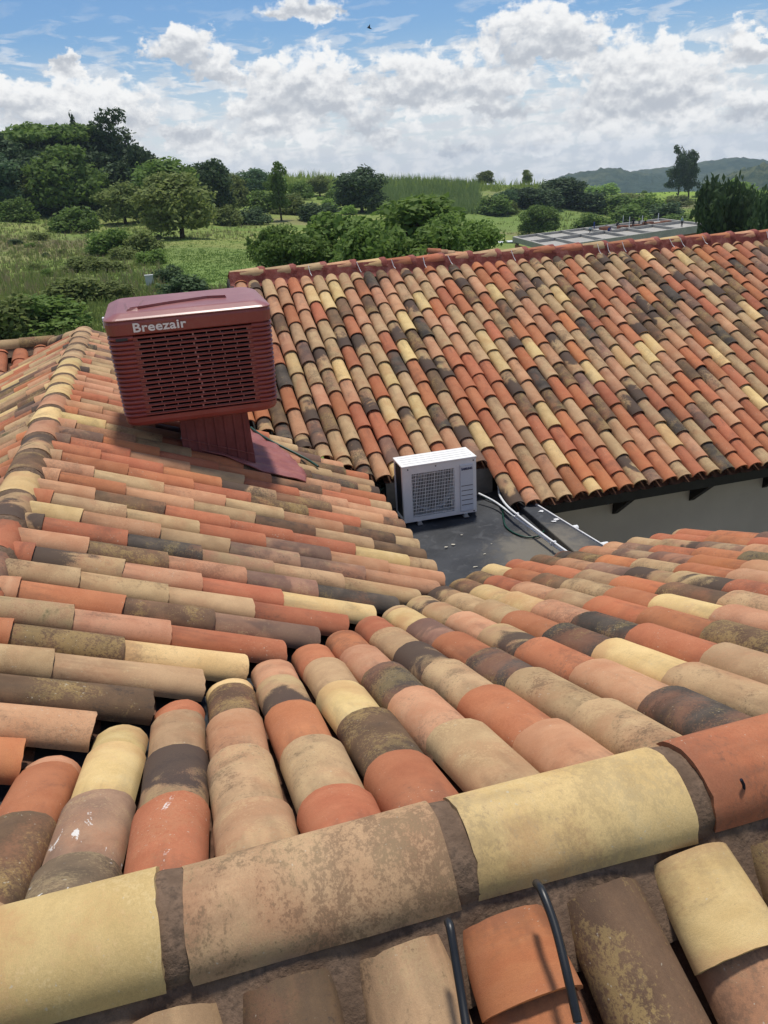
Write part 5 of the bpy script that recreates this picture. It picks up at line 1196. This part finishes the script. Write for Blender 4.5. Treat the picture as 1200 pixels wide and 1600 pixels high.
def blades(name, n, region, hgt, wid, mat, label, cat, r, clump=5):
    """upright blades standing on the land; region() gives a ground point"""
    V = np.zeros((n * clump * 3, 3), np.float32); c = 0
    for i in range(n):
        x, y = region(r)
        z = ground_z(x, y) - 0.03; h0 = hgt * r.uniform(.55, 1.2) * (1 + 0.22 * math.sin(x * 0.21) * math.sin(y * 0.17 + 1))
        for k in range(clump):
            a = r.uniform(0, 6.28); ox, oy = r.gauss(0, wid * 2.2), r.gauss(0, wid * 2.2); w_ = wid * r.uniform(.5, 1.2); h = h0 * r.uniform(.6, 1.1); lx, ly = r.gauss(0, .22) * h, r.gauss(0, .22) * h
            V[c] = (x + ox - w_ * math.cos(a), y + oy - w_ * math.sin(a), z); V[c + 1] = (x + ox + w_ * math.cos(a), y + oy + w_ * math.sin(a), z); V[c + 2] = (x + ox + lx, y + oy + ly, z + h); c += 3
    me = fast_mesh(name, V, np.arange(c).reshape(-1, 3)); me.materials.append(mat); return tag(link(name, me), label, cat, kind='stuff')
def img_region(x0, x1, y0, y1, lawn=False):
    def f(r):
        while True:
            px, py = r.uniform(x0, x1), r.uniform(y0, y1)
            if lawn or not (248 + (py - 375) * 0.1 < px < 425 and 374 < py < 450): break
        d = ground_hit(px, py); q = at_d(px, py, d); return q[0], q[1]
    return f
LM['grass'] = leaf_mat('meadow_grass_blades', (0.175, 0.240, 0.066), (0.300, 0.330, 0.115), 0.45)
LM['weed'] = leaf_mat('straw_weeds', (0.23, 0.195, 0.11), (0.32, 0.265, 0.165), 0.35)
rg = random.Random(4)
blades('meadow_grass', 5200, img_region(-10, 420, 335, 540), 0.55, 0.05, LM['grass'], 'tall rough grass of the meadow on the left', 'grass', rg, 6)
blades('meadow_weeds', 1500, img_region(-10, 420, 335, 470), 0.6, 0.05, LM['weed'], 'dry straw coloured weeds in the left meadow', 'weeds', rg, 5)
blades('reed_bed', 2600, img_region(575, 750, 282, 335), 2.7, 0.14, LM['reed'], 'dense tall reeds behind the leafy trees', 'reeds', rg, 5)
blades('crest_reeds', 2600, img_region(350, 900, 268, 300), 2.6, 0.22, LM['yellow'], 'sunlit yellow green reeds along the crest', 'reeds', rg, 4)
LM['lawn'] = leaf_mat('short_lawn_blades', (0.15, 0.235, 0.055), (0.24, 0.32, 0.095), 0.4)
blades('lawn_grass', 2600, img_region(250, 425, 372, 452, True), 0.16, 0.06, LM['lawn'], 'short mown grass of the bright lawn left of centre', 'grass', rg, 5)
blades('plain_grass', 1500, img_region(780, 1200, 280, 370), 0.8, 0.16, LM['grass'], 'rough grass over the right plain', 'grass', rg, 5)

# ------------------------------------------------------------------ things out on the land
M['conc'] = simple('raw_concrete', (0.40, 0.385, 0.35), 0.9, 0.15, var=0.2, scale=0.5, dirt=(0.15, 0.14, 0.12), dirt_amt=0.5)
M['brick'] = simple('rough_red_brick', (0.26, 0.12, 0.075), 0.9, 0.1, var=0.3, scale=1.5)
SZ = -12.4
FL, FRt, BL = (Vector(at_h(862, 389, SZ)), Vector(at_h(1106, 353, SZ)), Vector(at_h(803, 373, SZ)))
BRt = FRt + (BL - FL) * 0.9
site = thing('concrete_frame', (FL + BRt) / 2 + Vector((0, 0, -3)), 'unfinished grey concrete house frame with flat slab beyond the red ridge', 'building')
def bar(a, b, w_, h_, name, mat, parent, top=0.0):
    d = (b - a).normalized(); s_ = Vector((-d.y, d.x, 0)) * w_ / 2
    MB().prism([a - s_ + Vector((0, 0, top)), b - s_ + Vector((0, 0, top)), b + s_ + Vector((0, 0, top)), a + s_ + Vector((0, 0, top))][::-1], (0, 0, -h_)).build(name, mat, parent)
bar(FL, FRt, 0.5, 1.15, 'edge_beam', M['conc'], site, 0.35); bar(FL, BL, 0.5, 0.85, 'edge_beam', M['conc'], site, 0.36); bar(BL, BRt, 0.5, 1.15, 'edge_beam', M['conc'], site, 0.35); bar(BRt, FRt, 0.5, 0.85, 'edge_beam', M['conc'], site, 0.34)
for t in (0.14, 0.3, 0.45, 0.6, 0.78): bar(FL.lerp(FRt, t), BL.lerp(BRt, t), 0.35, 0.6, 'cross_beam', M['conc'], site, 0.40)
bar(FL.lerp(BL, .5), FRt.lerp(BRt, .5), 0.35, 0.6, 'cross_beam', M['conc'], site, 0.46)
MB().prism([FL + Vector((0, 0, -.02)), FRt + Vector((0, 0, -.02)), BRt + Vector((0, 0, -.02)), BL + Vector((0, 0, -.02))][::-1], (0, 0, -0.3)).build('slab', M['conc'], site)
for t in (0.02, 0.2, 0.4, 0.6, 0.8, 0.98):
    for a, b in ((FL, FRt), (BL, BRt)):
        p = a.lerp(b, t); MB().box((p.x - .22, p.y - .22, SZ - 4.2), (p.x + .22, p.y + .22, SZ - .8)).build('column', M['conc'], site)
bar(FL.lerp(FRt, .5) + Vector((.3, .5, 0)), FRt + Vector((-.3, .5, 0)), .25, 3.2, 'brick_wall', M['brick'], site, -.86)
bar(FL.lerp(BL, .08), FL.lerp(BL, .95), .25, 3.2, 'brick_wall', M['brick'], site, -.86)
for (px, py, lb) in ((973, 358, 'behind the bending dark worker'), (1012, 353, 'right of the lime vest workers'), (993, 356, 'beside the dark standing worker'), (1027, 352, 'second from the right'), (945, 360, 'leftmost of the stacks'), (1040, 350, 'rightmost, nearest the helmeted worker')):
    q = at_h(px, py, SZ); o = thing('brick_stack', (q[0], q[1], SZ), 'reddish brick stack on the concrete slab, ' + lb, 'bricks', 'brick stacks on the slab')
    MB().box((q[0] - .9, q[1] - .5, SZ + .06), (q[0] + .9, q[1] + .5, SZ + rp.uniform(.45, .8))).build('bricks', M['brick'], o); MB().box((q[0] - .95, q[1] - .55, SZ + .0), (q[0] + .95, q[1] + .55, SZ + .06)).build('pallet', M['bark'], o)
for (px, py, lb) in ((983, 352, 'second from the left'), (973, 350, 'leftmost'), (1003, 350, 'third from the left'), (1028, 346, 'rightmost')):
    q = at_h(px, py, SZ); tag(MB().tube([(q[0], q[1], SZ - .2), (q[0] + .05, q[1], SZ + 1.5)], .07, 6).build('site_post', M['white']), 'thin pale post standing on the concrete slab, ' + lb, 'post', 'posts on the slab')['kind'] = 'thing'
def person(pose, cols):
    """one continuous skinned figure, about 1.7 m standing"""
    if pose == 'stand': J = {'pel': (0, 0, .92), 'spi': (0, .02, 1.15), 'che': (0, .0, 1.36), 'nec': (0, 0, 1.50), 'hea': (0, -.02, 1.60), 'top': (0, -.02, 1.70), 'hl': (.10, 0, .88), 'kl': (.13, -.04, .48), 'al': (.14, .03, .08), 'fl': (.15, -.12, .03), 'hr': (-.10, 0, .88), 'kr': (-.12, -.02, .48), 'ar': (-.13, .05, .08), 'fr': (-.14, -.10, .03), 'sl': (.19, 0, 1.42), 'el': (.27, .02, 1.14), 'wl': (.28, -.12, .92), 'dl': (.28, -.18, .84), 'sr': (-.19, 0, 1.42), 'er': (-.28, .03, 1.15), 'wr': (-.26, -.12, .95), 'dr': (-.25, -.18, .88)}
    else: J = {'pel': (0, .15, .48), 'spi': (0, .05, .68), 'che': (0, -.12, .86), 'nec': (0, -.22, .96), 'hea': (0, -.28, 1.04), 'top': (0, -.31, 1.13), 'hl': (.11, .12, .45), 'kl': (.17, -.26, .52), 'al': (.15, -.02, .09), 'fl': (.16, -.17, .03), 'hr': (-.11, .12, .45), 'kr': (-.16, -.24, .50), 'ar': (-.15, 0, .09), 'fr': (-.16, -.15, .03), 'sl': (.19, -.15, .88), 'el': (.24, -.33, .66), 'wl': (.16, -.50, .48), 'dl': (.14, -.55, .40), 'sr': (-.19, -.15, .88), 'er': (-.24, -.33, .64), 'wr': (-.16, -.48, .44), 'dr': (-.13, -.53, .36)}
    E = [('pel', 'spi'), ('spi', 'che'), ('che', 'nec'), ('nec', 'hea'), ('hea', 'top'), ('pel', 'hl'), ('hl', 'kl'), ('kl', 'al'), ('al', 'fl'), ('pel', 'hr'), ('hr', 'kr'), ('kr', 'ar'), ('ar', 'fr'), ('che', 'sl'), ('sl', 'el'), ('el', 'wl'), ('wl', 'dl'), ('che', 'sr'), ('sr', 'er'), ('er', 'wr'), ('wr', 'dr')]
    RD = {'pel': .15, 'spi': .14, 'che': .15, 'nec': .06, 'hea': .10, 'top': .07, 'h': .10, 'k': .07, 'a': .045, 'f': .045, 's': .075, 'e': .05, 'w': .038, 'd': .04}
    ks = list(J); me = bpy.data.meshes.new('body'); me.from_pydata([J[k] for k in ks], [(ks.index(a), ks.index(b)) for a, b in E], [])
    o = bpy.data.objects.new('body', me); C.objects.link(o); o.modifiers.new('skin', 'SKIN'); sb = o.modifiers.new('sub', 'SUBSURF'); sb.levels = 1; sb.render_levels = 1
    for i, k in enumerate(ks):
        rr = RD.get(k) or RD[k[0]]; me.skin_vertices[0].data[i].radius = (rr, rr)
    me.skin_vertices[0].data[0].use_root = True
    m2 = bpy.data.meshes.new_from_object(o.evaluated_get(bpy.context.evaluated_depsgraph_get())); bpy.data.objects.remove(o); bpy.data.meshes.remove(me)
    m2.materials.clear()
    for c in cols: m2.materials.append(c)
    P3 = {k: Vector(v) for k, v in J.items()}
    for p in m2.polygons:
        c = Vector(p.center); k = min(P3, key=lambda q: (P3[q] - c).length)
        p.material_index = 0 if k in ('hea', 'nec', 'wl', 'wr', 'dl', 'dr') else 3 if k == 'top' else 1 if k in ('spi', 'che', 'sl', 'sr', 'el', 'er') else 2; p.use_smooth = True
    return m2
M['skin'] = simple('brown_skin', (0.10, 0.055, 0.035), 0.6, 0.3); M['blue'] = simple('blue_overall', (0.03, 0.06, 0.20), 0.8, 0.1); M['teal'] = simple('pale_teal_shirt', (0.25, 0.36, 0.38), 0.8, 0.1); M['dk'] = simple('dark_clothes', (0.02, 0.02, 0.03), 0.8, 0.1); M['hv'] = simple('lime_vest', (0.35, 0.50, 0.06), 0.7, 0.1); M['wh'] = simple('white_helmet', (0.75, 0.75, 0.72), 0.4, 0.4)
for (px, py, pose, shirt, trouser, hat, rz, lab) in [
  (1065, 355, 'stand', 'teal', 'dk', 'wh', 0.4, 'standing worker in pale shirt and white helmet at the slab end'), (928, 361, 'stand', 'blue', 'blue', 'dk', 1.2, 'worker in blue overall standing left of the others'), (951, 365, 'crouch', 'blue', 'blue', 'blue', 0.3, 'crouching worker in blue at the slab front'),
  (964, 357, 'crouch', 'dk', 'dk', 'dk', 2.2, 'dark clothed worker bending down on the slab'), (989, 357, 'stand', 'dk', 'dk', 'dk', -.6, 'dark clothed worker standing in the middle'), (998, 354, 'stand', 'hv', 'dk', 'wh', .8, 'left worker in lime vest'), (1008, 354, 'stand', 'hv', 'dk', 'hv', 2.6, 'right worker in lime vest'), (921, 364, 'crouch', 'teal', 'dk', 'dk', .9, 'pale shirted worker crouching at the left end of the slab')]:
    q = at_h(px, py, SZ); me = person(pose, [M['skin'], M[shirt], M[trouser], M[hat]])
    o = bpy.data.objects.new('person', me); C.objects.link(o); o.location = (q[0], q[1], SZ + .02); o.rotation_euler = (0, 0, rz); o['kind'] = 'thing'; tag(o, lab, 'person', 'workers on the concrete slab')
# dark container beside the frame
q = at_h(790, 391, SZ - 3.2); ct = thing('site_container', (q[0], q[1], SZ - 3.6), 'black box container with pale roof left of the concrete frame', 'container')
MB().box((q[0] - 1.6, q[1] - 1.2, SZ - 3.6), (q[0] + 1.6, q[1] + 1.2, SZ - 1.75)).build('shell', M['dk'], ct); MB().box((q[0] - 1.7, q[1] - 1.3, SZ - 1.75), (q[0] + 1.7, q[1] + 1.3, SZ - 1.62)).build('lid', M['white'], ct); MB().box((q[0] - 1.3, q[1] - 1.26, SZ - 3.4), (q[0] - .1, q[1] - 1.201, SZ - 2.0)).build('door', M['valley'], ct)
# pale box in the meadow
dd = ground_hit(235, 447); q = at_d(235, 447, dd); z0 = ground_z(q[0], q[1]); bx = thing('meter_box', (q[0], q[1], z0), 'small pale upright box standing in the grass', 'box')
MB().box((q[0] - .26, q[1] - .15, z0 - .05), (q[0] + .26, q[1] + .15, z0 + .68)).build('cabinet', M['whitepaint'], bx); MB().box((q[0] - .29, q[1] - .18, z0 + .68), (q[0] + .29, q[1] + .18, z0 + .73)).build('cap', M['whitepaint'], bx)
# rock on the lawn
# small tiled roof peak just visible over the far ridge
pk = thing('tiled_roof', (6.0, 17.0, -6.3), 'small tiled roof peak just showing over the red ridge', 'roof')
rk = random.Random(12); PA = Vector(at_d(668, 388, 18.0)); PB = Vector(at_d(745, 399, 18.2))
n = 7
for i in range(n):
    a = PA.lerp(PB, i / n); Vd = (PB - PA).normalized(); Wd = Vector((0, 0, 1)); Wd = (Wd - Vd * Wd.dot(Vd)).normalized(); Ud = Vd.cross(Wd); p = a - Wd * 0.08
    place_tile(RIDGE_F, Matrix(((Ud.x, Vd.x, Wd.x, p.x), (Ud.y, Vd.y, Wd.y, p.y), (Ud.z, Vd.z, Wd.z, p.z), (0, 0, 0, 1))), ['red', 'salmon', 'tan', 'salmon', 'red', 'tan', 'red'][i], pk, 'ridge_tile', 0.6, rk)
for i in range(9):
    a = PA.lerp(PB, (i - 1.6) / n) if i > 1 else PA + Vector((-.05 - .16 * (2 - i), 0, -.1 - .08 * (2 - i)))
    Vd = Vector((-.55, -.75, -.42)).normalized(); Wd = Vector((0, 0, 1)); Wd = (Wd - Vd * Wd.dot(Vd)).normalized(); Ud = Vd.cross(Wd)
    for j in range(2):
        p = a + Vd * (.05 + .43 * j) - Wd * .12
        place_tile(FAR_T, Matrix(((Ud.x, Vd.x, Wd.x, p.x), (Ud.y, Vd.y, Wd.y, p.y), (Ud.z, Vd.z, Wd.z, p.z), (0, 0, 0, 1))), random_tone(rk), pk, 'roof_tile', 1.0, rk)
MB().prism([PA + Vector((-.3, 0, -.35)), PB + Vector((.4, 0, -.25)), PB + Vector((.4, 0, -3)), PA + Vector((-.3, 0, -3))], (0, .6, 0)).build('gable_wall', M['wall'], pk)
# bird
q = Vector(at_d(577, 44, 60)); bd = MB()
bd.tube([q + Vector((-.16, 0, .02)), q + Vector((-.08, 0, .03)), q + Vector((.05, 0, 0)), q + Vector((.16, 0, -.05))], [.008, .035, .045, .01], 8)
for s_ in (-1, 1): bd.add([q + Vector((-.05, 0, .02)), q + Vector((.05, 0, .0)), q + Vector((.02, s_ * .16, .12)), q + Vector((-.02, s_ * .30, .20)), q + Vector((-.05, s_ * .14, .12))], [(0, 1, 2, 4), (4, 2, 3)])
o = bd.build('bird', M['dk']); o['kind'] = 'thing'; tag(o, 'tiny dark bird flying in the blue patch of sky', 'bird')
# twig and pellet left on the near tiles
tg = MB().tube([tuple(at_plane(px, py, (0, 1, 0), 1.30)) for px, py in ((1158, 1218), (1162, 1226), (1163, 1236))], .004, 6).build('twig', M['dk']); tg['kind'] = 'thing'; tag(tg, 'dark twig stuck on the red ridge tile at the right edge', 'twig')

# ------------------------------------------------------------------ the summer air that, with their haze tint, turns the far hills blue
hz = MB().box((-3050, -3050, -112), (3050, 3050, 40)).build('haze', None)
hz.data.materials.clear(); hm = bpy.data.materials.new('pale_air'); hm.use_nodes = True; hm.node_tree.nodes.clear(); HT = NT(hm.node_tree)
pv = HT.n('ShaderNodeVolumePrincipled'); pv.inputs['Color'].default_value = (0.70, 0.85, 1.0, 1); pv.inputs['Density'].default_value = 0.00016; pv.inputs['Anisotropy'].default_value = 0.2
HT.l(pv.outputs[0], HT.n('ShaderNodeOutputMaterial').inputs['Volume']); hz.data.materials.append(hm); hz['kind'] = 'stuff'; tag(hz, 'thin bluish summer haze over the plain', 'haze')
scene.cycles.volume_bounces = 0
